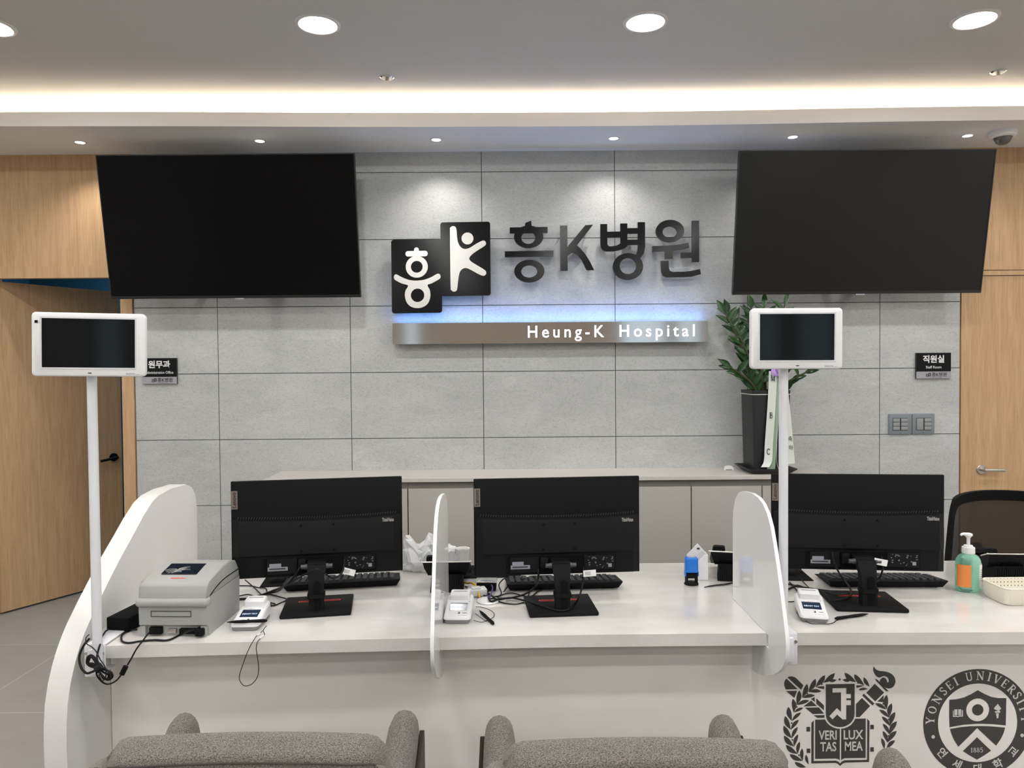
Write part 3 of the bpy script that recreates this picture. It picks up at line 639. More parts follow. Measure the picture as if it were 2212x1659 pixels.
mb = pins(MB().flat([[plate]], sgn(SY+0.006), 0.02), [(480, 180), (705, 180), (480, 540), (705, 540)], SY)
pB = solo('logo_plate', mb, M['signblack'], 'black rounded plate with a silver leaping figure, upper right of the logo pair', 'logo plate', tuple(sgn(SY)(592, 585, 0)), world=True, group='logo plates')
kman = [(497,180),(500,160),(515,151),(531,156),(538,175),(541,220),(549,258),(566,284),(590,294),(620,287),(660,263),(700,244),(716,248),(721,263),(712,277),(670,303),(634,328),(616,352),(628,373),(670,400),(712,427),(721,443),(716,457),(700,462),(670,450),(630,427),(600,413),(578,415),(560,430),(551,455),(544,500),(539,540),(531,555),(515,558),(502,548),(498,530),(497,360)]
part('figure_inlay', MB().flat([[smooth2(kman, 4)], [ell(606, 229, 37, 37)]], sgn(SY-0.014), 0.002), M['signsilver'], pB, 40, True, 'brushed silver figure')
def syllable(groups, pinpts, label):
    mb = MB().flat(groups, sgn(SY+0.015), 0.018)
    pins(mb, pinpts, SY+0.012, 0.004)
    a0 = sum(p[0] for p in pinpts)/len(pinpts); b0 = max(p[1] for p in pinpts)
    solo('sign_letter', mb, M['signblack'], label, 'sign letter', tuple(sgn(SY)(a0, b0, 0)), world=True, group='hanging syllables of the hospital sign', smooth=40)
syllable([[[(963,163),(968,135),(1005,122),(1007,163)]], [rect(870,162,1107,199)], [ell(988,222,92,70), ell(986,228,44,38)], [rect(838,310,1143,347)], [ell(991,436,95,71), ell(990,438,50,38)]],
         [(890,180),(1090,180),(915,225),(860,330),(1120,330),(920,440),(1062,440)], 'black hanging first letter of the sign: bar, ring, bar and ring stacked')
syllable([[rect(1185,155,1231,437)], [[(1343,155),(1392,153),(1290,280),(1312,300),(1345,340),(1372,385),(1397,436),(1350,436),(1318,370),(1290,335),(1262,322),(1231,345),(1231,287)]]],
         [(1208,180),(1208,410),(1360,165),(1370,425)], 'black hanging K, second letter of the sign')
syllable([[[(1437,150),(1480,150),(1480,198),(1562,198),(1562,148),(1606,148),(1606,290),(1590,302),(1560,314),(1520,321),(1475,321),(1452,312),(1441,296),(1437,275)], [(1480,236),(1562,234),(1562,272),(1540,284),(1505,290),(1488,288),(1481,278)]],
          [[(1671,142),(1717,142),(1717,300),(1709,335),(1690,362),(1672,395),(1640,372),(1655,348),(1668,325),(1671,300)]], [rect(1604,178,1673,212)], [rect(1604,250,1673,283)], [ell(1609,417,95,84), ell(1609,414,52,50)]],
         [(1458,170),(1584,170),(1694,160),(1460,290),(1540,430),(1680,430)], 'black hanging third letter of the sign with a large lower ring')
syllable([[ell(1873,200,89,70), ell(1872,206,46,35)], [[(1762,292),(1830,291),(1890,289),(1940,283),(1988,273),(1993,305),(1950,317),(1890,324),(1890,372),(1841,374),(1841,326),(1764,327)]], None or [rect(2011,138,2055,396)], [rect(1943,335,2013,369)],
          [[(1815,385),(1864,385),(1866,435),(1873,449),(1890,455),(1960,455),(2010,450),(2060,440),(2066,472),(2010,486),(1960,489),(1850,488),(1828,478),(1818,455)]]],
         [(1805,200),(1940,200),(1780,310),(1970,295),(2033,160),(2033,380),(1840,400),(2045,465)], 'black hanging last letter of the sign, at the right end by the television')
# steel bar with lit lettering
bar = thing('lit_sign_bar', 'long brushed steel bar with glowing white English hospital name', 'sign', (0.236, 4.40, 1.63))
mb = MB().box2((-0.699, 4.40, 1.6295), (1.172, 4.402, 1.7535)).box2((-0.699, 4.402, 1.6295), (1.172, 4.455, 1.6315)).box2((-0.699, 4.402, 1.6315), (-0.697, 4.455, 1.7535)).box2((1.170, 4.402, 1.6315), (1.172, 4.455, 1.7535)).box2((-0.697, 4.402, 1.7515), (1.170, 4.448, 1.7535))
part('steel_case', mb, M['steel'], bar, None, True)
part('mounting_rail', MB().box2((-0.6, 4.42, 1.65), (1.08, WY-0.0005, 1.70)), M['grout'], bar, None, True)
part('light_strip', MB().box2((-0.685, 4.428, 1.7525), (1.158, 4.440, 1.7550)), M['led_blue'], bar, None, True, label='bluish light strip along the top edge')
def bartext(s, xa, xb, zc):
    m = MB().text(s, 0.1, lambda a, b, t: Vector((a, b, t)), 1.0, 'LEFT', 0.0008, 1, 1.42)
    x0 = min(v.co.x for v in m.bm.verts); x1 = max(v.co.x for v in m.bm.verts)
    k = (xb-xa)/(x1-x0)
    for v in m.bm.verts:
        c = v.co.copy(); v.co = Vector((xa+(c.x-x0)*k, 4.3998-c.z*0.003, zc+c.y*1.0))
    return m
for word, xa, xb, zc in (('Heung-K', 0.104, 0.556, 1.6935), ('Hospital', 0.648, 1.094, 1.6945)):
    bm = bartext(word, xa, xb, zc).bm; todo = set(bm.verts); isl = []
    while todo:                                  # one mesh per letter
        st = [todo.pop()]; got = set(st)
        while st:
            for e in st.pop().link_edges:
                for v in e.verts:
                    if v in todo: todo.discard(v); got.add(v); st.append(v)
        isl.append([min(v.co.x for v in got), max(v.co.x for v in got), got])
    isl.sort(key=lambda q: q[0]); grp = []
    for q in isl:
        if grp and q[0] < grp[-1][1]-0.001: grp[-1][1] = max(grp[-1][1], q[1]); grp[-1][2] |= q[2]
        else: grp.append(q)
    for q in grp:
        vs = list(q[2]); ix = {v: i for i, v in enumerate(vs)}
        fs = [tuple(ix[v] for v in f.verts) for f in bm.faces if f.verts[0] in ix]
        part('lit_letter', MB().add([v.co.copy() for v in vs], fs), M['letterlit'], bar, None, True)
    bm.free()
# --- room signs
def room_sign(label, xc, zc, hangul, eng, esx):
    t = thing('room_sign', label, 'room sign', (xc, WY, zc), 0, 'room signs beside the doors')
    part('sign_plate', MB().box2((-0.104, -0.014, -0.077), (0.104, -0.0005, 0.077)), M['signdark'], t, None)
    part('name_panel', MB().box2((-0.104, -0.016, -0.034), (0.104, -0.0142, 0.077)), M['black2'], t, None)
    part('logo_panel', MB().box2((-0.104, -0.016, -0.077), (0.104, -0.0142, -0.036)), M['signgrey'], t, None)
    part('sign_text', MB().text(hangul, 0.048, lambda a, b, k: Vector((a, -0.0161-k, 0.036+b)), 0.0006, 'CENTER', 0.0014).text(eng, 0.0225, lambda a, b, k: Vector((a, -0.0161-k, -0.010+b)), 0.0006, 'CENTER', 0.0001, esx), M['whiteplastic'], t, None)
    lg = MB().text('흥K병원', 0.027, lambda a, b, k: Vector((a-0.012, -0.0161-k, -0.056+b)), 0.0006, 'LEFT', 0.0004)
    lg.flat([[rect(-0.046, -0.068, -0.032, -0.049), ell(-0.039, -0.0545, 0.0035), ell(-0.039, -0.0625, 0.004)], [rect(-0.0315, -0.064, -0.0175, -0.044), [(-0.029, -0.047), (-0.027, -0.047), (-0.026, -0.053), (-0.020, -0.050), (-0.023, -0.054), (-0.020, -0.058), (-0.026, -0.056), (-0.027, -0.061), (-0.029, -0.061)]]], lambda a, b, k: Vector((a, -0.0161-k, b)), 0.0006)
    lg.box2((-0.012, -0.0165, -0.0725), (0.048, -0.0161, -0.071))
    part('logo_print', lg, M['barcode'], t, None)
room_sign('charcoal Administration Office sign beside the open doorway, partly behind the display', -2.115, 1.4825, '원무과', 'Administration Office', 0.86)
room_sign('charcoal Staff Room sign beside the closed oak door', 2.552, 1.4775, '직원실', 'Staff Room', 0.95)
# --- switches
def switch(label, xc, cols):
    t = thing('light_switch', label, 'light switch', (xc, WY, 1.125), 0, 'light switches beside the staff door')
    part('switch_plate', MB().rbox((0, -0.006, 0), (0.134, 0.011, 0.126), 0.004), M['switch'], t)
    part('rocker_recess', MB().box2((-0.046, -0.0122, -0.0385), (0.046, -0.0110, 0.0375)), M['signdark'], t, None)
    for cx, n in cols:
        h = 0.073/n
        for i in range(n):
            part('rocker', MB().rbox((cx, -0.0135, 0.036-h*(i+0.5)), (0.040, 0.006, h-0.0030), 0.0015), M['switchkey'], t)
    part('logo_mark', MB().box((0, -0.0118, -0.053), (0.012, 0.0006, 0.002)), M['signdark'], t, None)
switch('grey-blue light switch with six rockers, left of the switch pair', 2.3535, ((-0.024, 3), (0.024, 3)))
switch('grey-blue light switch with one tall rocker, right of the switch pair', 2.4955, ((-0.024, 1), (0.024, 3)))

# ================================================================== LOW CABINETS BEHIND THE DESK
CTZ, CF = 0.87, 4.135
solo('cabinet_top', MB().rbox((0.2125, (CF+WY-0.001)/2, CTZ-0.011), (3.207, WY-0.001-CF, 0.022), 0.0015, 1), M['cabtop'], 'pale grey worktop running along the low cabinets below the wall sign', 'worktop', (0.2125, 4.3, CTZ-0.022), world=True)
cl = ['grey two-door cabinet hidden behind the left monitor, leftmost of the row', 'grey two-door cabinet behind the acrylic divider and plastic bag, second of the row', 'grey two-door cabinet right of the middle monitor, third of the row', 'grey two-door cabinet below the potted plant, last of the row']
for k in range(4):
    xa = -1.380 + k*0.797; xb = xa+0.796
    t = thing('low_cabinet', cl[k], 'cabinet', ((xa+xb)/2, 4.3, 0), 0, 'low cabinets along the tiled wall')
    part('body', MB().box2((xa, CF+0.032, 0.0), (xb, WY-0.001, CTZ-0.0225)), M['cabgap'], t, None, True)
    for q in range(2):
        da = xa+0.002+q*0.398; part('door', MB().rbox((da+0.197, CF+0.021, 0.445), (0.393, 0.018, 0.730), 0.002, 2), M['cab'], t, 35, True)
# plant in a tall square pot
t = thing('potted_plant', 'glossy green plant in a tall black square pot with gift ribbons', 'potted plant', (1.478, 4.30, CTZ))
mb = MB()
def sq(hw, z, r=0.012): return [Vector((x, y, z)) for x, y in rect(-hw, -hw, hw, hw, r)]
part('saucer', MB().loft([sq(0.105, 0.0), sq(0.112, 0.006), sq(0.138, 0.026), sq(0.140, 0.031), sq(0.134, 0.031), sq(0.110, 0.012)]), M['pot'], t, 30)
part('pot', MB().loft([sq(0.098, 0.0125), sq(0.108, 0.45), sq(0.110, 0.475), sq(0.102, 0.475), sq(0.100, 0.44)]), M['pot'], t, 30, label='tall black square pot')
part('soil', MB().box2((-0.099, -0.099, 0.436), (0.099, 0.099, 0.440)), M['soil'], t, None)
part('rim_cord', MB().tube([v + Vector((0, 0, 0)) for v in sq(0.1105, 0.452)], 0.0022, 6, 1, True, True), M['cordw'], t, label='thin white line around the pot rim')
stems, leaves = MB(), MB()
rnd = random.Random(3)
def leaflet(mb, base, d, up, L, wd):
    d = d.normalized(); side = d.cross(up).normalized(); nn = side.cross(d).normalized(); rings = []
    for i in range(8):
        s_ = i/7; w = wd*sin(pi*min(0.02+s_*0.97, 0.99)**0.8)+0.0006; c = base + d*L*s_ + nn*(-0.18*L*s_*s_)
        rings.append([c - side*w + nn*w*0.35, c - side*w*0.5 + nn*w*0.06, c, c + side*w*0.5 + nn*w*0.06, c + side*w + nn*w*0.35])
    mb.loft(rings, False, False)
stem_list = [(-0.055,-0.03,-0.115,-0.05,0.34,0.0), (-0.07,0.02,-0.16,-0.02,0.48,0.3), (-0.03,-0.05,-0.10,-0.10,0.50,0), (0.0,0.0,0.0,0.02,0.52,0), (0.03,0.02,0.08,-0.03,0.53,0), (0.05,-0.03,0.16,-0.06,0.36,0), (-0.06,-0.06,-0.19,-0.10,0.17,0), (0.0,0.05,-0.05,0.10,0.46,0), (0.06,0.05,0.12,0.09,0.44,0), (-0.04,0.05,-0.13,0.10,0.50,0), (0.05,-0.06,0.17,-0.10,0.16,0), (0.02,-0.05,0.05,-0.09,0.42,0)]
for sx, sy, dx, dy, h, _ in stem_list:
    b0 = Vector((sx, sy, 0.438)); top = b0 + Vector((dx, dy, h)); mid = b0 + Vector((dx*0.28, dy*0.28, h*0.5))
    path = catmull([b0, mid, top], 10)
    stems.tube(path, lambda q: 0.009*(1-q*0.75)+0.0015, 7, 1, False, True)
    n = int(7 + h*16)
    for i in range(n):
        q = 0.22 + 0.78*i/(n-1); p = path[min(int(q*(len(path)-1)), len(path)-1)]; tdir = (path[-1]-path[-3]).normalized() if i >= n-2 else (path[min(int(q*(len(path)-1))+1, len(path)-1)]-path[max(int(q*(len(path)-1))-1, 0)]).normalized()
        a = (i % 2)*pi + rnd.uniform(-0.5, 0.5) + sx*8; sd = Vector((cos(a), sin(a)*0.4, 0)); d = (sd*0.85 + tdir*0.75 + Vector((0, 0, 0.1)))
        if i == n-1: d = tdir + sd*0.1
        if p.y + d.y*0.1 > 0.155: d.y = -abs(d.y)*0.4
        leaflet(leaves, p, d, Vector((rnd.uniform(-.3, .3), -1, rnd.uniform(0.1, 0.9))), rnd.uniform(0.075, 0.105), rnd.uniform(0.015, 0.020))
for v in leaves.bm.verts: v.co.y = min(v.co.y, 0.172)
part('stems', stems, M['stem'], t, 60); part('foliage', leaves, M['leaf'], t, 60)
# gift ribbons on the pot
def strip(path, wd, fn=None, th=0.0008):
    P = catmull(path, 8); rings = []
    for i, p in enumerate(P):
        rings.append([p + Vector((-wd/2, 0, 0)), p + Vector((wd/2, 0, 0)), p + Vector((wd/2, th, 0)), p + Vector((-wd/2, th, 0))])
    return MB().loft(rings)
rb = part('white_ribbon', strip([(0.002, -0.125, 0.585), (-0.002, -0.122, 0.45), (-0.012, -0.124, 0.30), (-0.022, -0.126, 0.17), (-0.030, -0.135, 0.08), (-0.052, -0.150, 0.045)], 0.046), M['ribbonw'], t, 60, label='white satin ribbon with the letters M B C')
lt = MB()
for ch, x, z in (('M', 0.000, 0.545), ('B', -0.010, 0.335), ('C', -0.027, 0.130)):
    g, wd = glyph(ch); lt.flat(g, lambda a, b, k, x=x, z=z, wd=wd: Vector((x+(a-wd/2)*0.026, (-0.1275 if z > 0.2 else -0.131)-k, z+(b-0.5)*0.034)), 0.0004)
part('ribbon_lettering', lt, M['barcode'], rb, None)
part('green_ribbon', strip([(0.030, -0.118, 0.58), (0.022, -0.116, 0.42), (0.010, -0.117, 0.25), (-0.002, -0.119, 0.12), (-0.008, -0.122, 0.03)], 0.046), M['ribbong'], t, 60)
part('green_ribbon', strip([(0.060, -0.117, 0.585), (0.063, -0.116, 0.40), (0.066, -0.117, 0.2), (0.066, -0.120, 0.04)], 0.03), M['ribbong'], t, 60)
r2 = part('white_ribbon', strip([(0.058, -0.124, 0.60), (0.070, -0.121, 0.45), (0.088, -0.121, 0.28), (0.100, -0.124, 0.12), (0.104, -0.128, 0.06)], 0.042), M['ribbonw'], t, 60, label='white satin ribbon with a column of small print')
lt = MB().text('개', 0.03, lambda a, b, k: Vector((0.070+a, -0.1255-k, 0.50+b)), 0.0004).text('축', 0.03, lambda a, b, k: Vector((0.098+a, -0.1275-k, 0.20+b)), 0.0004).text('하', 0.03, lambda a, b, k: Vector((0.101+a, -0.1290-k, 0.15+b)), 0.0004)
part('ribbon_lettering', lt, M['barcode'], r2, None)
bow = MB()
for cx, cz, ang in ((0.018, 0.592, 0.2), (0.055, 0.600, -0.5), (0.032, 0.615, 1.2)):
    loop = [(cx, -0.118, cz+0.02), (cx-0.018, -0.135, cz-0.005), (cx-0.004, -0.145, cz-0.034), (cx+0.016, -0.140, cz-0.028), (cx+0.014, -0.128, cz), (cx+0.002, -0.116, cz+0.02)]
    P = catmull(loop, 6); rings = [[p + Vector((-0.011*cos(ang), 0.006, -0.008*sin(ang))), p + Vector((0.011*cos(ang), -0.004, 0.008*sin(ang)))] for p in P]; bow.loft(rings, False, False)
part('lilac_bow', bow, M['ribbonp'], t, 60)
cd = MB().tube([(0.030, -0.112, 0.46), (0.026, -0.117, 0.44), (0.026, -0.118, 0.2), (0.024, -0.119, 0.08), (0.034, -0.122, 0.03)], 0.0013, 6).tube([(0.032, -0.112, 0.462), (0.044, -0.117, 0.42), (0.046, -0.117, 0.28), (0.036, -0.119, 0.225)], 0.0013, 6)
part('white_string', cd, M['cordw'], t, 60)
solo('white_clip', MB().prism([(-0.027, 0), (-0.020, 0), (-0.018, 0.006), (0.018, 0.006), (0.020, 0), (0.027, 0), (0.027, 0.012)] + [(0.027*cos(a), 0.012+0.015*sin(a)) for a in [pi*i/10 for i in range(1, 10)]] + [(-0.027, 0.012)], lambda a, b, k: Vector((a, k, b)), -0.008, 0.008), M['whiteplastic'], 'small white rounded plastic clip on the cabinet top left of the plant', 'clip', (1.283, 4.36, CTZ+0.0005))

# --- staff chair behind the desk
t = thing('office_chair', 'black mesh-back office chair behind the counter in front of the staff door', 'office chair', (2.145, 3.05, 0), 0)
def bk(x, z): return Vector((x, 0.30 - 0.10*((z-0.55)/0.4) - 0.16*(abs(x)/0.28)**2 + 0.02, z))
oc = [(-0.205, 0.50), (-0.232, 0.62), (-0.252, 0.74), (-0.268, 0.84), (-0.262, 0.89), (-0.225, 0.918), (0, 0.925), (0.225, 0.918), (0.262, 0.89), (0.268, 0.84), (0.252, 0.74), (0.232, 0.62), (0.205, 0.50), (0, 0.485)]
oc = smooth2(oc, 5); n = len(oc); rg = []
for x, z in oc:
    xi, zi = x*0.84, 0.70+(z-0.70)*0.80
    a, b = bk(x, z), bk(xi, zi)
    rg.append([a + Vector((0, -0.010, 0)), b + Vector((0, -0.008, 0)), b + Vector((0, 0.014, 0)), a + Vector((0, 0.014, 0))])
mb = MB(); mb.loft(rg + [rg[0]], True, False); part('back_frame', mb, M['black2'], t, 40)
mb = MB(); rws = []
for j in range(0, 11):
    z = 0.525+0.365*j/10; hw = 0.19+0.045*min(1, j/7.0) - (0.02 if j > 8 else 0)
    rws.append([bk(-hw+2*hw*i/10, z) for i in range(11)])
mb.loft(rws, False, False); part('mesh_back', mb, M['mesh'], t, 60, label='dark woven mesh back')
part('seat', MB().rbox((0, 0.02, 0.46), (0.50, 0.48, 0.08), 0.035, 4), M['black2'], t)
part('back_support', MB().tube([(0, 0.10, 0.40), (0, 0.30, 0.40), (0, 0.335, 0.52), (0, 0.345, 0.66)], 0.02, 10), M['black'], t)
part('gas_column', MB().cyl((0, 0.02, 0.09), (0, 0.02, 0.42), 0.026), M['black'], t)
bs = MB()
for i in range(5):
    a = 2*pi*i/5+0.3; bs.tube([(0, 0.02, 0.10), (0.16*cos(a), 0.02+0.16*sin(a), 0.085), (0.29*cos(a), 0.02+0.29*sin(a), 0.065)], 0.017, 8, 4)
part('star_base', bs, M['black'], t)
for i in range(5):
    a = 2*pi*i/5+0.3; part('castor', MB().cyl((0.29*cos(a)-0.018*sin(a), 0.02+0.29*sin(a)+0.018*cos(a), 0.026), (0.29*cos(a)+0.018*sin(a), 0.02+0.29*sin(a)-0.018*cos(a), 0.026), 0.026), M['black'], t)

# measured runs of the cords on and in front of the worktop (metres)
CORD = dict(
    coil_a=[(-1.14, 1.968, 0.7159), (-1.131, 1.968, 0.7274), (-1.119, 1.968, 0.7182), (-1.109, 1.968, 0.6957), (-1.094, 1.968, 0.6881), (-1.077, 1.968, 0.6805), (-1.074, 1.968, 0.668), (-1.085, 1.968, 0.6606), (-1.099, 1.968, 0.6682), (-1.111, 1.968, 0.6866), (-1.126, 1.968, 0.6983), (-1.14, 1.968, 0.7043)],
    coil_b=[(-1.132, 1.962, 0.7149), (-1.126, 1.962, 0.7248), (-1.117, 1.962, 0.7148), (-1.107, 1.962, 0.6948), (-1.092, 1.962, 0.6947), (-1.078, 1.962, 0.6813), (-1.076, 1.962, 0.6689), (-1.087, 1.962, 0.6657), (-1.099, 1.962, 0.6766), (-1.109, 1.962, 0.6915), (-1.121, 1.962, 0.7065), (-1.133, 1.962, 0.7083)],
    coil_c=[(-1.144, 1.972, 0.7077), (-1.14, 1.972, 0.7226), (-1.126, 1.972, 0.7225), (-1.115, 1.972, 0.6991), (-1.101, 1.972, 0.6807), (-1.086, 1.972, 0.6722), (-1.089, 1.972, 0.6623), (-1.1, 1.972, 0.6624), (-1.109, 1.972, 0.6791), (-1.122, 1.972, 0.6909), (-1.138, 1.972, 0.6977)],
    arc=[(-1.154, 2.005, 0.7587), (-1.16, 1.99, 0.7475), (-1.169, 1.985, 0.7244), (-1.168, 1.98, 0.7063), (-1.159, 1.975, 0.6883), (-1.144, 1.97, 0.6782), (-1.132, 1.97, 0.6801), (-1.116, 1.967, 0.6879)],
    drop=[(-1.162, 2.114, 0.745), (-1.165, 2.103, 0.742), (-1.151, 2.059, 0.742), (-1.123, 2, 0.7434), (-1.123, 1.99, 0.7288), (-1.119, 1.977, 0.7154), (-1.11, 1.968, 0.704)],
    thin=[(-1.155, 2.005, 0.7696), (-1.152, 1.985, 0.7677), (-1.145, 1.975, 0.7564), (-1.125, 1.965, 0.7501), (-1.113, 1.963, 0.7391), (-1.103, 1.962, 0.7196), (-1.091, 1.96, 0.7038), (-1.085, 1.958, 0.6913), (-1.087, 1.958, 0.6715), (-1.097, 1.96, 0.6608), (-1.107, 1.962, 0.6783)],
    printer_cord=[(-1.03, 2.085, 0.7456), (-1.029, 2.07, 0.744), (-1.031, 2.049, 0.736), (-1.022, 2.01, 0.737), (-1.035, 2.015, 0.72), (-1.045, 2.012, 0.7001), (-1.055, 2.01, 0.6832)],
    printer_cord2=[(-1.071, 2.005, 0.6566), (-1.08, 2, 0.6453), (-1.09, 1.99, 0.6409), (-1.101, 1.985, 0.6423), (-1.108, 1.975, 0.6545), (-1.115, 1.968, 0.6725), (-1.115, 1.965, 0.687)],
    ferrite=[(-1.058, 2.009, 0.681), (-1.069, 2.006, 0.6578)],
    serial=[(-0.8978, 2.08, 0.7547), (-0.9116, 2.066, 0.7548), (-0.9474, 2.101, 0.734), (-0.9634, 2.056, 0.734), (-1.003, 2.057, 0.734), (-1.038, 2.049, 0.734), (-1.065, 2.037, 0.734), (-1.093, 2.055, 0.734), (-1.117, 2.105, 0.734), (-1.112, 2.135, 0.734), (-1.081, 2.114, 0.744)],
    tether1=[(-0.7202, 2.115, 0.7364), (-0.7227, 2.103, 0.733), (-0.7262, 2.086, 0.733), (-0.7163, 2.032, 0.7403), (-0.724, 2.028, 0.7266), (-0.7334, 2.026, 0.706), (-0.7447, 2.024, 0.6748), (-0.7523, 2.022, 0.6507), (-0.7531, 2.021, 0.6351), (-0.7441, 2.02, 0.6211), (-0.7327, 2.02, 0.6184), (-0.7179, 2.021, 0.624), (-0.7047, 2.022, 0.6413), (-0.701, 2.024, 0.6655), (-0.7044, 2.026, 0.6933), (-0.7082, 2.028, 0.7193), (-0.7058, 2.032, 0.7348), (-0.7094, 2.063, 0.733), (-0.7078, 2.086, 0.733), (-0.7083, 2.098, 0.734), (-0.7158, 2.11, 0.74), (-0.7024, 2.098, 0.757)],
    tether2=[(-0.1143, 2.257, 0.734), (-0.0976, 2.224, 0.734), (-0.0813, 2.193, 0.734), (-0.0667, 2.206, 0.734), (-0.0567, 2.232, 0.734), (-0.059, 2.265, 0.734), (-0.0771, 2.298, 0.734), (-0.1014, 2.318, 0.734), (-0.1133, 2.287, 0.745)],
    tether2b=[(-0.1159, 2.196, 0.734), (-0.1034, 2.185, 0.734), (-0.0913, 2.18, 0.734), (-0.0826, 2.186, 0.734), (-0.0767, 2.188, 0.734)],
    tether3=[(0.8681, 2.222, 0.745), (0.8688, 2.244, 0.734), (0.8633, 2.207, 0.734), (0.8638, 2.166, 0.734), (0.8729, 2.143, 0.734), (0.8968, 2.141, 0.734), (0.9214, 2.14, 0.734), (0.9394, 2.15, 0.734), (0.9533, 2.166, 0.734), (0.9556, 2.158, 0.738)],
    m1a=[(-0.6757, 2.35, 0.8688), (-0.6735, 2.325, 0.8563), (-0.6928, 2.33, 0.8295), (-0.7279, 2.36, 0.7953), (-0.8039, 2.474, 0.745), (-0.8433, 2.441, 0.737), (-0.8776, 2.425, 0.734), (-0.921, 2.426, 0.734)],
    m1b=[(-0.5346, 2.35, 0.8805), (-0.5313, 2.32, 0.8597), (-0.538, 2.3, 0.8447), (-0.5592, 2.29, 0.8383), (-0.5745, 2.265, 0.858), (-0.5937, 2.245, 0.8777), (-0.6225, 2.26, 0.8645), (-0.6651, 2.3, 0.8379), (-0.7214, 2.36, 0.7985), (-0.8078, 2.486, 0.738), (-0.8479, 2.435, 0.734), (-0.9162, 2.413, 0.734)],
    m1c=[(-0.944, 2.602, 0.745), (-0.886, 2.536, 0.734), (-0.828, 2.445, 0.734), (-0.7888, 2.386, 0.734), (-0.7626, 2.365, 0.734), (-0.7756, 2.345, 0.734), (-0.8233, 2.387, 0.734)],
    m1d=[(-0.9044, 2.44, 0.738), (-0.8863, 2.468, 0.734), (-0.8419, 2.437, 0.734), (-0.8159, 2.429, 0.734), (-0.7871, 2.381, 0.734), (-0.7643, 2.35, 0.734), (-0.7478, 2.38, 0.734), (-0.7389, 2.413, 0.734), (-0.7775, 2.444, 0.734), (-0.8186, 2.477, 0.734), (-0.7984, 2.499, 0.734), (-0.7809, 2.578, 0.734), (-0.7013, 2.531, 0.734)],
    m1e=[(-0.9523, 2.571, 0.734), (-0.9103, 2.566, 0.734), (-0.8795, 2.547, 0.734), (-0.8457, 2.529, 0.734), (-0.8143, 2.434, 0.734), (-0.8072, 2.407, 0.734)],
    m2a=[(0.0817, 2.365, 0.8686), (0.0828, 2.33, 0.833), (0.0795, 2.429, 0.77), (0.0482, 2.423, 0.745), (0.0017, 2.386, 0.742), (-0.0437, 2.373, 0.742), (-0.0699, 2.362, 0.738), (-0.0826, 2.457, 0.7)],
    m2b=[(0.2304, 2.365, 0.8673), (0.225, 2.33, 0.8393), (0.2191, 2.29, 0.8174), (0.2051, 2.24, 0.7926), (0.1903, 2.278, 0.75), (0.1621, 2.241, 0.747), (0.1301, 2.244, 0.747), (0.0819, 2.293, 0.747), (0.0392, 2.359, 0.74), (-0.0059, 2.397, 0.738), (-0.0476, 2.38, 0.738), (-0.0787, 2.457, 0.7)],
    m2c=[(-0.0182, 2.582, 0.738), (-0.028, 2.538, 0.76), (-0.046, 2.517, 0.745), (-0.0373, 2.461, 0.734), (-0.0521, 2.411, 0.734), (-0.0788, 2.401, 0.72)],
    m2d=[(-0.0296, 2.474, 0.734), (-0.0058, 2.513, 0.75), (0.0346, 2.533, 0.76), (0.0548, 2.539, 0.75), (0.0597, 2.497, 0.734), (0.0475, 2.396, 0.734)],
    m2e=[(-0.0554, 2.387, 0.734), (-0.0285, 2.356, 0.734), (0.009, 2.343, 0.734), (0.0373, 2.36, 0.734)],
    m2f=[(-0.1636, 2.537, 0.734), (-0.1262, 2.516, 0.734), (-0.1021, 2.519, 0.745), (-0.0813, 2.488, 0.734), (-0.0953, 2.437, 0.734), (-0.0561, 2.424, 0.734), (-0.0059, 2.46, 0.734), (0.0558, 2.421, 0.734), (0.089, 2.483, 0.734), (0.1182, 2.514, 0.734)],
    yellow=[(-0.1712, 2.57, 0.74), (-0.1565, 2.557, 0.74), (-0.1385, 2.516, 0.752), (-0.1229, 2.477, 0.754), (-0.1127, 2.435, 0.748), (-0.1075, 2.408, 0.738), (-0.1105, 2.491, 0.7)],
    purple=[(-0.0709, 2.492, 0.7524), (-0.0663, 2.475, 0.7472), (-0.069, 2.447, 0.742), (-0.0752, 2.4, 0.74), (-0.083, 2.432, 0.715)],
    white1=[(-0.1429, 2.498, 0.734), (-0.1657, 2.482, 0.734), (-0.1842, 2.48, 0.734), (-0.1828, 2.46, 0.734), (-0.1639, 2.454, 0.734), (-0.1411, 2.465, 0.734), (-0.122, 2.489, 0.734)],
    phone1cord=[(-0.2178, 2.487, 0.738), (-0.2161, 2.498, 0.745), (-0.2062, 2.502, 0.742), (-0.2022, 2.494, 0.734), (-0.1874, 2.477, 0.734), (-0.1657, 2.482, 0.734)],
    m3a=[(1.03, 2.37, 0.8913), (1.02, 2.34, 0.8699), (1.019, 2.32, 0.856), (1.109, 2.479, 0.775), (1.118, 2.441, 0.752), (1.096, 2.379, 0.748), (1.058, 2.331, 0.747), (1.024, 2.32, 0.745), (1.006, 2.335, 0.738)],
    m3b=[(1.185, 2.37, 0.8857), (1.177, 2.34, 0.8648), (1.178, 2.34, 0.8363), (1.174, 2.35, 0.8067), (1.159, 2.36, 0.7806), (1.201, 2.452, 0.738), (1.194, 2.423, 0.734)],
    m3c=[(0.9344, 2.536, 0.734), (0.9506, 2.536, 0.734), (0.9713, 2.513, 0.734), (0.998, 2.49, 0.734), (1.028, 2.471, 0.734), (1.06, 2.454, 0.734), (1.089, 2.432, 0.738), (1.139, 2.434, 0.738)],
    m3d=[(0.9131, 2.461, 0.734), (0.9439, 2.492, 0.734), (0.9734, 2.518, 0.734), (0.9858, 2.496, 0.734), (0.9802, 2.438, 0.734)],
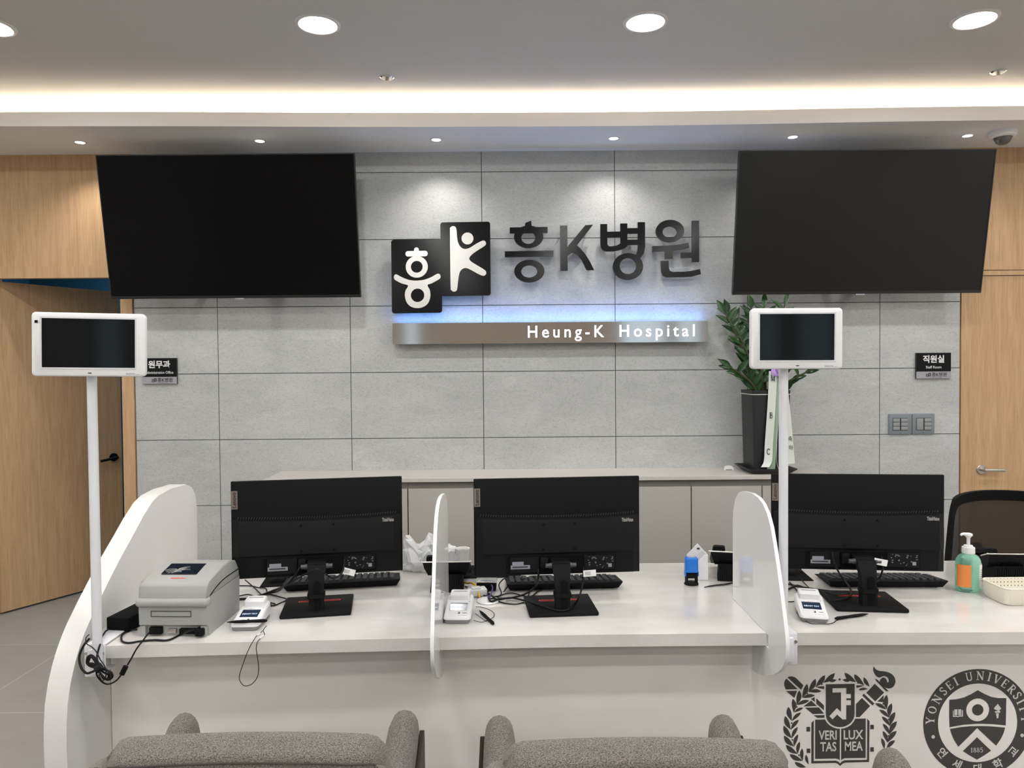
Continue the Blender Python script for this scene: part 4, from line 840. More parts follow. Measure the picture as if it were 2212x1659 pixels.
    m3e=[(0.9639, 2.558, 0.734), (0.9601, 2.513, 0.734), (0.9528, 2.465, 0.734), (0.9498, 2.429, 0.734)],
    m3f=[(1.014, 2.686, 0.745), (1.024, 2.65, 0.734), (1.014, 2.568, 0.734), (1.006, 2.501, 0.734), (1.006, 2.463, 0.734), (1.03, 2.46, 0.734), (1.028, 2.398, 0.746), (1.041, 2.375, 0.746), (1.065, 2.377, 0.746), (1.095, 2.386, 0.746)],
    m3g=[(0.8725, 2.351, 0.734), (0.8833, 2.344, 0.734), (0.9001, 2.348, 0.734), (0.908, 2.345, 0.738)],
    phone2cord=[(0.7694, 2.559, 0.734), (0.7331, 2.542, 0.734), (0.6869, 2.526, 0.734), (0.6541, 2.506, 0.734), (0.6897, 2.523, 0.734), (0.7297, 2.53, 0.734), (0.7631, 2.55, 0.734), (0.7813, 2.541, 0.734), (0.7798, 2.559, 0.734)],
)

# ================================================================== ON THE DESK
for k_ in CORD: CORD[k_] = [(a, b, max(c, CT+0.0036) if b > 2.08 else c) for a, b, c in CORD[k_]]
def cord(mb, key, r=0.0028, n=7): return mb.tube(CORD[key], r, n, 7)

# --- monitors seen from behind
def make_monitor(loc, rz, label):
    t = thing('computer_monitor', label, 'monitor', loc, rz, 'computer monitors on the desk')
    part('base_plate', MB().rbox((0, 0, 0.0065), (0.213, 0.186, 0.012), 0.004, 2), M['black2'], t)
    sl = MB().flat([[ribbon([(-0.058, 0.032), (0.062, 0.032)], 0.012), ribbon([(-0.058, 0.032), (0.062, 0.032)], 0.0065)]], lambda a, b, k: Vector((a, b, 0.0126+k)), 0.0008)
    part('red_slot_trim', sl, M['red'], t, None, label='red outlined slot across the base')
    part('slot_floor', MB().flat([[ribbon([(-0.058, 0.032), (0.062, 0.032)], 0.0064)]], lambda a, b, k: Vector((a, b, 0.01262+k)), 0.0002), M['black3'], t, None)
    nk = MB().loft([[Vector((x*w, -0.052+y+sh, z)) for x, y in rect(-0.5, -0.017, 0.5, 0.017, 0.008)] for z, w, sh in ((0.0126, 0.046, 0), (0.075, 0.044, 0.004), (0.108, 0.046, 0.010), (0.128, 0.056, 0.022), (0.147, 0.056, 0.030))])
    part('neck', nk, M['black'], t, 40)
    part('neck_slot', MB().flat([[ribbon([(0, 0.026), (0, 0.094)], 0.020)]], lambda a, b, k: Vector((a+0.004, -0.0693-k+(b-0.026)*0.06, b)), 0.0006), M['black3'], t, None, label='dark oblong cable slot')
    cr = [Vector((x, y, 0.052)) for x, y in rect(-0.0265, -0.074, 0.0265, -0.029, 0.010)]
    part('cable_collar', MB().loft([cr, [v+Vector((0, 0, 0.012)) for v in cr]]), M['black'], t, 40)
    part('hinge', MB().cyl((-0.036, -0.022, 0.139), (0.036, -0.022, 0.139), 0.0085).cyl((-0.048, -0.022, 0.139), (-0.036, -0.022, 0.139), 0.0072).cyl((0.036, -0.022, 0.139), (0.048, -0.022, 0.139), 0.0072), M['hinge'], t, 40, label='grey hinge barrel')
    part('hinge_block', MB().rbox((0, -0.004, 0.142), (0.060, 0.040, 0.022), 0.004, 2), M['black'], t)
    Wd, ZB, ZT = 0.536, 0.0925, 0.404
    part('rear_shell', MB().rbox((0, 0.052, (ZB+ZT)/2), (Wd, 0.012, ZT-ZB), 0.003, 2), M['black'], t)
    part('display_panel', MB().box2((-Wd/2+0.004, 0.0582, ZB+0.012), (Wd/2-0.004, 0.0600, ZT-0.004)), M['screen'], t, None, label='dark screen glass facing the staff')
    rows = []; ledge = lambda x: 0.2845-0.0085*(1-(2*x/Wd)**2)
    for i in range(25):
        x = -Wd/2+0.006 + (Wd-0.012)*i/24; z0 = ledge(x); e = 1 if 0 < i < 24 else 0.35
        rows.append([Vector((x, 0.0465, z0)), Vector((x, 0.0465-0.020*e, z0-0.003)), Vector((x, 0.0465-0.034*e, z0-0.05)), Vector((x, 0.0465-0.037*e, 0.172)), Vector((x, 0.0465-0.030*e, 0.168-0.004*(1-(2*x/Wd)**2))), Vector((x, 0.0465-0.020*e, ZB+0.006)), Vector((x, 0.0465, ZB+0.002))])
    part('lower_housing', MB().loft(rows, True, True), M['black2'], t, 30)
    vg = MB()
    for i in range(62):
        x = -Wd/2+0.022 + (Wd-0.044)*i/61; z0 = ledge(x)
        vg.box((x, 0.0445, z0+0.0042), (0.0030, 0.004, 0.0075), Matrix.Rotation(0.45, 3, 'Y'))
    part('vent_grille', vg, M['keycap'], t, None)
    for x in (-0.05, 0.05):
        for z in (0.262, 0.182): part('mount_hole', MB().cyl((x, 0.0125, z), (x, 0.0075, z), 0.0036, None, 10), M['black3'], t, None)
    part('port_recess', MB().box2((-0.165, 0.0172, 0.108), (0.182, 0.023, 0.160)), M['black3'], t, None)
    part('port_cover', MB().rbox((-0.110, 0.016, 0.134), (0.092, 0.004, 0.050), 0.001, 1), M['black2'], t); part('port_cover', MB().rbox((0.130, 0.016, 0.136), (0.098, 0.004, 0.046), 0.001, 1), M['black2'], t)
    part('rating_sticker', MB().box2((-0.154, 0.0132, 0.121), (-0.093, 0.0139, 0.133)).box2((-0.149, 0.0132, 0.1335), (-0.113, 0.0139, 0.144)), M['sticker'], t, None, label='grey rating sticker')
    pr = MB().box2((-0.149, 0.0124, 0.1255), (-0.100, 0.0131, 0.1295))
    part('barcode_print', pr, M['barcode'], t, None)
    ic = MB(); rr = random.Random(5)
    for i in range(22):
        x, z = 0.092+rr.random()*0.08, 0.118+rr.random()*0.036; w_ = 0.002+rr.random()*0.004
        ic.box2((x, 0.0130, z), (x+w_, 0.0136, z+0.0018)) if i % 3 else ic.flat([[ell(x, z, 0.0026, None, 12), ell(x, z, 0.0017, None, 12)]], lambda a, b, k: Vector((a, 0.0137-k, b)), 0.0006)
    ic.box2((0.158, 0.0130, 0.120), (0.169, 0.0136, 0.131))
    part('symbol_print', ic, M['sticker'], t, None)
    part('power_socket', MB().rbox((-0.048, 0.010, 0.140), (0.024, 0.014, 0.034), 0.003, 2), M['black'], t)
    bd = part('brand_badge', MB().box2((-Wd/2+0.0015, 0.0450, 0.316), (-Wd/2+0.0205, 0.0458, 0.374)), M['taupe'], t, None, label='taupe badge with vertical lettering')
    part('badge_lettering', MB().text('Lenovo', 0.0166, lambda a, b, k: Vector((-Wd/2+0.0108-b, 0.0449-k, 0.345+a)), 0.0005, 'CENTER', 0.0003), M['barcode'], bd, None)
    part('model_lettering', MB().text('ThinkVision', 0.0135, lambda a, b, k: Vector((0.222+a, 0.0188-k, 0.268+b*1.25)), 0.0008, 'CENTER', 0.0002, 0.58), M['badgegrey'], t, None, label='pale grey lettering')
    return t
m1 = make_monitor((-0.617, 2.335, CT), RAD(9.5), 'black computer monitor seen from behind, between label printer and frosted divider')
m2 = dup(m1, (0.150, 2.322, CT), RAD(4.5), 'black computer monitor seen from behind, in the middle between the two dividers')
m3 = dup(m1, (1.112, 2.338, CT), RAD(-6.0), 'black computer monitor seen from behind, right of the acrylic divider beside the hand gel')
for mo, a, b in ((m1, 'm1a', 'm1b'), (m2, 'm2a', 'm2b'), (m3, 'm3a', 'm3b')):
    part('power_cable', cord(MB(), a, 0.0034), M['rubber'], mo, 60, True); part('video_cable', cord(MB(), b, 0.0030), M['rubber'], mo, 60, True)
def tagpart(mo, x, z, ang, y=-0.028):
    R_ = Matrix.Rotation(ang, 3, 'Y'); p = part('cable_tag', MB().box((x, y, z), (0.040, 0.0010, 0.020), R_), M['white'], mo, None, label='white paper tag on the cable')
    k = MB()
    for q in (-0.004, 0.0, 0.004): k.box(Vector((x, y-0.0009, z)) + R_ @ Vector((-0.006, 0, q)), (0.018, 0.0004, 0.001), R_)
    part('tag_print', k, M['barcode'], p, None)
tagpart(m1, 0.098, 0.118, 0.30); tagpart(m2, 0.090, 0.113, -0.04); tagpart(m3, 0.046, 0.139, 0.18)

# --- keyboards
def make_keyboard(loc, rz, label):
    t = thing('keyboard', label, 'keyboard', loc, rz, 'keyboards behind the monitors')
    sec = ((0.012, 0.002), (0.0, 0.024), (0.003, 0.0265), (0.130, 0.0125), (0.134, 0.010), (0.130, 0.002))
    part('case', MB().loft([[Vector((sx*(0.198-0.012*(z < 0.005)), y, z)) for y, z in sec] for sx in (-1, 1)]), M['black2'], t, 30)
    part('foot', MB().box2((-0.17, 0.014, 0.0), (-0.13, 0.024, 0.0025)).box2((0.13, 0.014, 0.0), (0.17, 0.024, 0.0025)).box2((-0.17, 0.118, 0.0), (0.17, 0.124, 0.0025)), M['black3'], t, None)
    key = None
    for r in range(6):
        y = 0.0155 + r*0.0198; z = 0.0268 - (y-0.003)*0.110 + 0.0025; x = -0.187
        wid = [0.0185]*20 if r < 5 else [0.021, 0.021, 0.021, 0.10, 0.021, 0.021, 0.021, 0.0185, 0.0185, 0.0185, 0.0185, 0.0185, 0.0185]
        xx = x
        for c, wk in enumerate(wid[:17] if r < 5 else wid):
            if xx + wk > 0.192: break
            if key is None:
                key = part('key', MB().loft([rk(0.0082, 0.0078, -0.003), rk(0.0080, 0.0076, 0.001), rk(0.0066, 0.0064, 0.004)]), M['keycap'], t, 40); k = key
            else:
                k = key.copy(); COL.objects.link(k); k.parent = t
            k.location = (xx + wk/2, y, z); k.scale = (wk/0.0185, 1, 1); k.rotation_euler = (-0.11, 0, 0)
            xx += wk + (0.0035 if r < 5 and c in (3, 7, 12) else 0.0012) + (0.003 if r < 5 else 0)
    return t
def rk(a, b, z): return [Vector((x, y, z)) for x, y in rect(-a, -b, a, b, 0.0018)]
kb = make_keyboard((-0.585, 2.527, CT+0.0005), RAD(9.3), 'black keyboard under the left monitor, showing its back edge')
dup(kb, (0.178, 2.494, CT+0.0005), RAD(3), 'black keyboard under the middle monitor, showing its back edge')
dup(kb, (1.272, 2.487, CT+0.0005), RAD(-2.5), 'black keyboard under the right monitor, reaching toward the hand gel')

# --- mouse pads and mice
def mouse_set(px, py, w, d, rz, mx, my, mrz, where):
    solo('mouse_pad', MB().rbox((0, 0, 0.0015), (w, d, 0.003), 0.0012, 1), M['black3'], 'black mouse pad lying ' + where, 'mouse pad', (px, py, CT+0.0003), rz, 'mouse pads')
    t = thing('computer_mouse', 'black computer mouse on the pad ' + where, 'mouse', (mx, my, CT+0.0035), mrz, 'computer mice')
    body = MB(); rings = []
    for y, w_, h in ((-0.054, 0.018, 0.010), (-0.048, 0.026, 0.020), (-0.02, 0.031, 0.033), (0.01, 0.030, 0.036), (0.04, 0.027, 0.026), (0.055, 0.018, 0.010)):
        rings.append([Vector((w_*cos(a), y, max(0.0, h*sin(a)))) for a in [pi*i/10 for i in range(11)]])
    body.loft(rings, True, True); part('body', body, M['black2'], t, 60)
    part('scroll_wheel', MB().cyl((-0.004, -0.028, 0.030), (0.004, -0.028, 0.030), 0.008), M['greyplastic'], t)
mouse_set(-0.835, 2.66, 0.115, 0.19, RAD(8), -0.842, 2.655, RAD(10), 'left of the left keyboard')
mouse_set(-0.095, 2.735, 0.20, 0.17, RAD(3), 0.005, 2.700, RAD(-8), 'left of the middle keyboard behind the black hub')
mouse_set(0.985, 2.680, 0.16, 0.19, RAD(-4), 1.020, 2.690, RAD(-35), 'left of the right keyboard behind the display pole')

# --- card terminals with pens
def make_terminal(loc, rz, label, lcd):
    t = thing('card_terminal', label, 'card terminal', loc, rz, 'white card terminals')
    def outline(z, g, y0=-0.0675, y1=0.0675): return [Vector((x, y, z)) for x, y in rect(-0.041+g, y0+g, 0.041-g, y1-g, 0.014-g*0.5)]
    part('base', MB().loft([outline(0.0, 0.006), outline(0.004, 0.003), outline(0.013, 0.003)]), M['greyplastic'], t, 40)
    top = lambda y: 0.0205 + max(0, (y+0.060))*0.245
    o1 = outline(0.0132, 0.0); o2 = [Vector((v.x, v.y, top(v.y)-0.004)) for v in outline(0, 0.0005)]; o3 = [Vector((v.x, v.y, top(v.y))) for v in outline(0, 0.004)]
    part('housing', MB().loft([o1, o2, o3]), M['whiteplastic'], t, 40)
    hp = [Vector((x, y, 0)) for x, y in rect(-0.031, 0.026, 0.031, 0.066, 0.006)]
    pc = part('paper_cover', MB().loft([[Vector((v.x, v.y, top(v.y)-0.004)) for v in hp], [Vector((v.x*0.98, v.y, 0.058+(v.y-0.034)*0.12)) for v in hp], [Vector((v.x*0.93, 0.05+(v.y-0.05)*0.86, 0.061+(v.y-0.034)*0.12)) for v in hp]]), M['whiteplastic'], t, 40)
    part('paper_slot', MB().box((0, 0.050, 0.0634), (0.042, 0.002, 0.0012)), M['greyplastic'], pc, None)
    def on(a, b, k): return Vector((a, b, top(b)+0.0002+k))
    sc = part('screen', MB().flat([[rect(-0.0265, -0.027, 0.0265, 0.0115, 0.001)]], on, 0.0005), lcd, t, None, label='small dark display')
    part('screen_text', MB().text('EASY PAY', 0.0085, lambda a, b, k: on(a+0.003, b-0.011, k+0.0006), 0.0002, 'CENTER', 0.0002).flat([[rect(-0.022, -0.014, -0.015, -0.008), rect(-0.020, -0.012, -0.017, -0.009)]], lambda a, b, k: on(a, b, k+0.0006), 0.0002), M['lcdtext'], sc, None)
    part('key_print', MB().flat([[rect(-0.006, -0.032, 0.007, -0.022, 0.001), ell(0.0005, -0.0265, 0.0035, 0.002, 16)], [rect(0.014, -0.028, 0.028, -0.026)], [ribbon([(-0.020, -0.031), (-0.017, -0.027), (-0.020, -0.023)], 0.0012)], [ribbon([(-0.013, -0.030), (-0.015, -0.027), (-0.013, -0.024)], 0.0012)], [ribbon([(-0.026, -0.031), (-0.028, -0.027), (-0.026, -0.023)], 0.0008)]], lambda a, b, k: on(a, b-0.0135, k), 0.0003), M['signdark'], t, None)
    part('model_print', MB().flat([[rect(-0.008, 0.0155, -0.001, 0.0165)], [rect(0.001, 0.0155, 0.008, 0.0165)], [ribbon([(0.031, 0.018), (0.029, 0.021), (0.031, 0.024)], 0.0014)], [rect(-0.026, -0.0535, 0.028, -0.0525)]], on, 0.0002), M['sticker'], t, None)
    return t
t1 = make_terminal((-0.780, 2.195, CT), RAD(1), 'white card terminal right of the label printer with a pen across it', M['lcd'])
t2 = make_terminal((-0.163, 2.240, CT), RAD(-2), 'white card terminal close beside the frosted middle divider, left of the cable hole', M['lcdgrey'])
t3 = make_terminal((0.903, 2.222, CT), RAD(-13), 'white card terminal turned slightly, right of the white display pole', M['lcd'])
part('tether_cord', cord(MB(), 'tether1', 0.0011, 6), M['rubber'], t1, 60, True, label='thin black cord hanging in a loop over the desk edge')
part('tether_clip', MB().cyl(CORD['tether1'][1], CORD['tether1'][2], 0.0022).cyl(CORD['tether1'][17], CORD['tether1'][18], 0.0022), M['whiteplastic'], t1, 40, True)
part('tether_cord', cord(cord(MB(), 'tether2', 0.0010, 6), 'tether2b', 0.0010, 6), M['rubber'], t2, 60, True)
part('tether_cord', cord(MB(), 'tether3', 0.0012, 6), M['rubber'], t3, 60, True)
def stylus(a, b, label):
    a, b = Vector(a), Vector(b); d = b-a
    pts = [a + d*k for k in (0, 0.1, 0.2, 0.4, 0.6, 0.8, 0.93, 1.0)]
    rad = (0.0008, 0.0028, 0.0042, 0.0050, 0.0044, 0.0050, 0.0052, 0.0025)
    mb = MB().tube(pts, lambda q: rad[min(int(round(q*7)), 7)], 12, 1, False, True)
    solo('stylus_pen', mb, M['black'], label, 'pen', tuple((a+b)/2), 0, 'black signature pens', 50, True)
stylus((-0.826, 2.126, 0.7590), (-0.712, 2.133, 0.7600), 'black signature pen lying across the front of the left card terminal')
stylus((-0.1035, 2.282, CT+0.0055), (-0.0555, 2.160, CT+0.0055), 'black signature pen lying on the desk right of the middle card terminal')
stylus((1.075, 2.219, CT+0.0055), (0.957, 2.180, CT+0.0055), 'black signature pen lying on the desk right of the turned card terminal')

# --- label printer
PX_, PY_ = -0.966, 2.092
t = thing('label_printer', 'light grey boxy label printer at the left end of the desk', 'printer', (PX_, PY_, CT), RAD(-2))
hw = 0.098
low = [(0.008, 0.028), (0.0, 0.034), (-0.002, 0.1104), (0.234, 0.1104), (0.228, 0.0), (0.012, 0.0), (0.012, 0.028)]
part('lower_body', MB().prism(low, lambda a, b, k: Vector((k, a, b)), -hw, hw).box2((-hw+0.004, -0.001, 0.0), (-hw+0.018, 0.012, 0.030)).box2((hw-0.018, -0.001, 0.0), (hw-0.004, 0.012, 0.030)), M['beige2'], t, 30)
lip = MB().rbox((0, 0.004, 0.099), (2*hw+0.014, 0.036, 0.025), 0.011, 4)
part('cover_lip', lip, M['beige2'], t, 40)
up = [(-0.004, 0.110), (0.001, 0.142), (0.006, 0.148), (0.020, 0.153), (0.110, 0.175), (0.165, 0.177), (0.205, 0.166), (0.228, 0.135), (0.232, 0.110)]
ub = MB().prism(up, lambda a, b, k: Vector((k, a, b)), -hw-0.001, hw+0.001)
bmesh.ops.bevel(ub.bm, geom=[e for e in ub.bm.edges if abs(e.verts[0].co.x-e.verts[1].co.x) < 1e-6], offset=0.006, segments=3, profile=0.5, affect='EDGES')
part('upper_cover', ub, M['beige'], t, 40)
part('paper_window', MB().flat([[rect(-0.062, 0.056, 0.044, 0.124, 0.004)]], lambda a, b, k: Vector((a, b, min(0.153+(b-0.02)*0.244, 0.1752)-0.0005+k)), 0.0025), M['glossblack'], t, 30, label='glossy dark window under crinkled protective film')
fm = MB(); rr = random.Random(9)
pz = lambda y: min(0.153+(y-0.02)*0.244, 0.1752)+0.0026
for i in range(8):
    x, y = -0.058+rr.random()*0.06, 0.058+rr.random()*0.035
    fm.tube([(x, y, pz(y)), (x+0.012, y+0.008, pz(y+0.008)), (x+0.024+rr.random()*0.008, y+0.006+rr.random()*0.012, pz(y+0.01))], 0.0005, 5, 5)
part('film_wrinkle', fm, M['signsilver'], t, 60)
part('maker_print', MB().text('BIXOLON', 0.0075, lambda a, b, k: Vector((a, 0.036+b*0.95, 0.1572+b*0.24+k)), 0.0004, 'CENTER', 0.0004, 1.3), M['redprint'], t, None, label='small red lettering')
part('slot_outline', MB().flat([[rect(-0.058, 0.058, 0.058, 0.075), rect(-0.0565, 0.0595, 0.0565, 0.0735)]], lambda a, b, k: Vector((a-0.004, -0.0018-k-(b-0.034)*0.03, b)), 0.0006), M['black3'], t, None)
part('side_seam', MB().tube([(hw+0.0012, 0.022, 0.112), (hw+0.0014, 0.06, 0.124), (hw+0.0014, 0.12, 0.133), (hw+0.0014, 0.222, 0.134)], 0.0016, 6), M['black3'], t)
po = MB().rbox((-0.052, 0.006, 0.016), (0.036, 0.014, 0.020), 0.002, 2)
part('power_inlet', po, M['black'], t); part('serial_port', MB().rbox((-0.006, 0.008, 0.015), (0.026, 0.010, 0.012), 0.002, 2), M['satin'], t)
part('parallel_port', MB().rbox((0.042, 0.006, 0.015), (0.050, 0.014, 0.015), 0.002, 2), M['black'], t); part('data_plug', MB().rbox((0.080, -0.002, 0.016), (0.024, 0.026, 0.022), 0.004, 2), M['black'], t)
# cords of the printer, the coil on the display clamp
t = thing('printer_power_cord', 'black cord with a ferrite block running from the printer over the desk edge', 'power cord', CORD['printer_cord'][3])
part('cord', cord(cord(MB(), 'printer_cord', 0.0022), 'printer_cord2', 0.0022), M['rubber'], t, 60, True)
a, b = Vector(CORD['ferrite'][0]), Vector(CORD['ferrite'][1])
part('ferrite_block', MB().tube([a, a.lerp(b, 0.04), a.lerp(b, 0.1), a.lerp(b, 0.9), a.lerp(b, 0.96), b], lambda q: 0.0035 if q < 0.05 or q > 0.95 else 0.0070, 14, 1, False, True), M['black'], t, 40, True)
solo('data_cable', cord(MB(), 'serial', 0.0028), M['rubber'], 'thick black data cable curving on the desk in front of the label printer', 'cable', CORD['serial'][5], 0, None, 60, True)
mb = MB()
for k_, r_ in (('coil_a', 0.0030), ('coil_b', 0.0026), ('coil_c', 0.0026)): mb.tube(CORD[k_], r_, 7, 6, True)
cb = thing('coiled_cord', 'bundle of coiled black cord hanging at the left display clamp', 'cord', CORD['coil_a'][5])
part('coil', mb, M['rubber'], cb, 60, True)
part('loose_run', cord(cord(cord(MB(), 'arc', 0.0032), 'drop', 0.0026), 'thin', 0.0014), M['rubber'], cb, 60, True)
c0 = Vector(CORD['coil_a'][3]).lerp(Vector(CORD['coil_a'][9]), 0.5)
part('cable_tie', MB().cyl(c0+Vector((-0.006, -0.002, -0.002)), c0+Vector((0.006, 0.002, 0.006)), 0.012), M['rubber'], cb, 40, True)
solo('power_adapter', MB().rbox((0, 0, 0.021), (0.070, 0.150, 0.042), 0.004, 2), M['black3'], 'black power adapter box on the desk left of the label printer', 'power adapter', (-1.135, 2.205, CT+0.0005), RAD(-8))
# cords lying behind the left monitor and around the cable hole
for ks, lab, grp in (((('m1c', 0.0021), ('m1d', 0.0021), ('m1e', 0.0021)), 'thin black cord in the tangle between label printer and left keyboard', 'cords tangled beside the label printer'),
                     ((('m2c', 0.0022), ('m2d', 0.0022), ('m2e', 0.0022), ('m2f', 0.0022)), 'thin black cord in the tangle around the cable hole', 'cords tangled around the cable hole'),
                     ((('m3c', 0.0028), ('m3d', 0.003), ('m3e', 0.0022), ('m3f', 0.0018), ('m3g', 0.0018)), 'black cord in the tangle behind the turned card terminal', 'cords tangled behind the turned card terminal')):
    for k_, r_ in ks: solo('loose_cord', cord(MB(), k_, r_), M['rubber'], lab, 'cord', CORD[k_][2], 0, grp, 60, True)
solo('network_cable', cord(MB(), 'yellow', 0.0032), M['yellow'], 'yellow network cable bending down into the cable hole', 'cable', CORD['yellow'][3], 0, None, 60, True)
solo('network_cable', cord(MB(), 'purple', 0.0026), M['purple'], 'dark purple network cable running from the black hub into the cable hole', 'cable', CORD['purple'][2], 0, None, 60, True)
solo('looped_cable', cord(MB(), 'white1', 0.0024), M['cordw'], 'white cord looped on the desk in front of the desk telephone', 'cord', CORD['white1'][3], 0, None, 60, True)
solo('cable_grommet', MB().lathe([(0.026, 0.0005), (0.036, 0.0005), (0.037, 0.003), (0.034, 0.006), (0.028, 0.006), (0.026, 0.002)], (0, 0, 0), 36).lathe([(0.0262, 0.0004), (0.0262, 0.0012)], (0, 0, 0), 36), [M['whiteplastic']], 'round white cable grommet in the desk left of the middle monitor base', 'cable grommet', (-0.079, 2.385, CT))
t = thing('network_hub', 'small black hub box with a silver top beside the frosted divider terminal', 'network hub', (-0.088, 2.520, CT+0.0005), RAD(-2))
part('casing', MB().rbox((0, 0, 0.014), (0.066, 0.050, 0.028), 0.003, 2), M['black'], t)
part('top_plate', MB().rbox((0, 0, 0.0305), (0.072, 0.054, 0.004), 0.0018, 2), M['chrome'], t)
solo('plug_adapter', MB().rbox((0, 0, 0.012), (0.062, 0.042, 0.024), 0.004, 2).rbox((-0.005, -0.004, 0.026), (0.030, 0.026, 0.006), 0.002, 2), M['whiteplastic'], 'small white plug adapter on the desk behind the cable hole', 'plug adapter', (-0.118, 2.452, CT+0.0005), RAD(15))

# --- desk telephones seen from behind
def make_phone(loc, rz, label):
    t = thing('desk_telephone', label, 'telephone', loc, rz, 'black desk telephones')
    st = MB().loft([[Vector((x, y, z)) for x, y in rect(-w/2, y0, w/2, y1, 0.004)] for z, w, y0, y1 in ((0.0, 0.112, -0.022, 0.060), (0.058, 0.104, -0.012, 0.060))])
    part('stand', st, M['black'], t, 30)
    rb_ = MB()
    for i in range(17):
        x = -0.050+0.100*i/16; rb_.box((x*0.97, -0.0192, 0.029), (0.0026, 0.004, 0.052), Matrix.Rotation(-0.17, 3, 'X'))
    part('stand_ribs', rb_, M['black2'], t, None)
    sec = [(-0.030, 0.102), (-0.026, 0.106), (0.170, 0.030), (0.170, 0.012), (0.060, 0.046), (0.010, 0.050), (-0.022, 0.082)]
    wid = {0.102: 0.158, 0.106: 0.156, 0.030: 0.158, 0.012: 0.150, 0.046: 0.134, 0.050: 0.130, 0.082: 0.150}
    vs = [[Vector((sx*wid[z]/2, y, z)) for y, z in sec] for sx in (-1, 1)]
    bd = MB().loft(vs)
    part('body', bd, M['black'], t, 25)
    part('silver_rim', MB().tube([(-0.078, 0.02, 0.088), (-0.0785, -0.022, 0.1045), (-0.074, -0.0285, 0.1055), (0.074, -0.0285, 0.1055), (0.0785, -0.022, 0.1045), (0.078, 0.02, 0.088)], 0.0024, 8, 5), M['signsilver'], t, 60, label='silver rim along the top edge')
    vn = MB()
    for i in range(12): vn.box((-0.035+0.07*i/11, -0.0105, 0.071), (0.003, 0.006, 0.008), Matrix.Rotation(0.55, 3, 'X'))
    part('vent', vn, M['black3'], t, None)
    hs = MB().loft([[Vector((-0.050+x, y, z+dz)) for x, dz in rect(-0.021, 0, 0.021, 0.020, 0.008)] for y, z in ((0.010, 0.094), (0.018, 0.098), (0.05, 0.084), (0.055, 0.088), (0.13, 0.058), (0.135, 0.050), (0.168, 0.036))])
    part('handset', hs, M['black2'], t, 40)
    return t
p1 = make_phone((-0.222, 2.505, CT+0.0005), RAD(1), 'black desk telephone seen from behind, partly covered by the thin middle divider')
part('line_cord', cord(MB(), 'phone1cord', 0.0016), M['rubber'], p1, 60, True)
p2 = make_phone((0.783, 2.600, CT+0.0005), RAD(-14), 'black desk telephone half hidden behind the right acrylic divider')
part('line_cord', cord(MB(), 'phone2cord', 0.0016), M['rubber'], p2, 60, True)
p3 = make_phone((1.715, 2.545, CT+0.0005), RAD(-4), 'black desk telephone behind the cream basket, cut off by the right picture edge')
cc = []
for i in range(140):
    a = i*0.9; q = i/139; cc.append((-0.115+0.11*q+0.0, 2.66+0.008*cos(a), CT+0.0125+0.008*sin(a)))
solo('handset_cord', MB().tube([(x-0.03, y+0.08, z) for x, y, z in cc], 0.0012, 5, 1, False, True), M['rubber'], 'coiled black handset cord behind the middle desk telephone', 'cord', (-0.09, 2.74, CT), 0, None, 60, True)

# --- small things
t = thing('date_stamp', 'blue and black self-inking stamp standing in front of the white card holder', 'stamp', (0.622, 2.556, CT+0.0005))
part('foot_ring', MB().lathe([(0.017, 0.0), (0.0245, 0.0), (0.0245, 0.004), (0.021, 0.007), (0.017, 0.007)], (0, 0, 0), 32), M['black'], t)
fr_ = MB().box2((-0.020, -0.011, 0.006), (-0.014, 0.011, 0.050)).box2((0.014, -0.011, 0.006), (0.020, 0.011, 0.050)).rbox((0, 0, 0.030), (0.032, 0.022, 0.016), 0.003, 2).box2((-0.019, -0.011, 0.040), (0.019, 0.011, 0.050))
part('frame', fr_, M['black'], t, 30)
cap = MB().loft([[Vector((x*s, y*s, z)) for x, y in rect(-0.0225, -0.016, 0.0225, 0.016, 0.010)] for z, s in ((0.044, 1.0), (0.086, 0.98), (0.092, 0.93), (0.0955, 0.78))])
cap.box2((-0.0235, -0.010, 0.030), (-0.020, 0.010, 0.046)).box2((0.020, -0.010, 0.030), (0.0235, 0.010, 0.046))
part('cap', cap, M['blue'], t, 40, label='bright blue push cap')
part('imprint_window', MB().lathe([(0.001, 0.0957), (0.014, 0.0957), (0.014, 0.0962)], (0, 0, 0), 24, 'Z', 1.0, 0.75), M['signgrey'], t)
t = thing('card_holder', 'white slant-topped card holder between blue stamp and telephone', 'holder', (0.671, 2.634, CT+0.0005), RAD(-4))
pr_ = [(-0.044, 0.0), (0.024, 0.0), (0.023, 0.088), (-0.002, 0.116), (-0.040, 0.076)]
def shell(p, y0, y1): return MB().prism(p, lambda a, b, k: Vector((a, k, b)), y0, y1)
part('front_wall', shell([(-0.044, 0.0), (0.024, 0.0), (0.023, 0.088), (0.012, 0.090), (-0.042, 0.034)], -0.030, -0.027), M['whiteplastic'], t, 30)
part('back_wall', shell(pr_, 0.027, 0.030), M['whiteplastic'], t, 30)
part('side_wall', MB().box2((0.021, -0.027, 0.0), (0.024, 0.027, 0.088)).box2((-0.044, -0.027, 0.0), (-0.041, 0.027, 0.034)).box2((-0.041, -0.027, 0), (0.021, 0.027, 0.003)), M['whiteplastic'], t, 30)
part('divider_wall', shell([(-0.03, 0.003), (0.020, 0.003), (0.020, 0.092), (0.004, 0.098), (-0.03, 0.06)], -0.002, 0.0), M['bevelgrey'], t, 30)
part('slot_print', MB().box((0.0, 0.0262, 0.098), (0.010, 0.0012, 0.006)), M['signdark'], t, None)
t = thing('hand_sanitizer', 'clear green pump bottle of hand gel with an orange label', 'hand sanitizer', (1.524, 2.458, CT+0.0005), RAD(6))
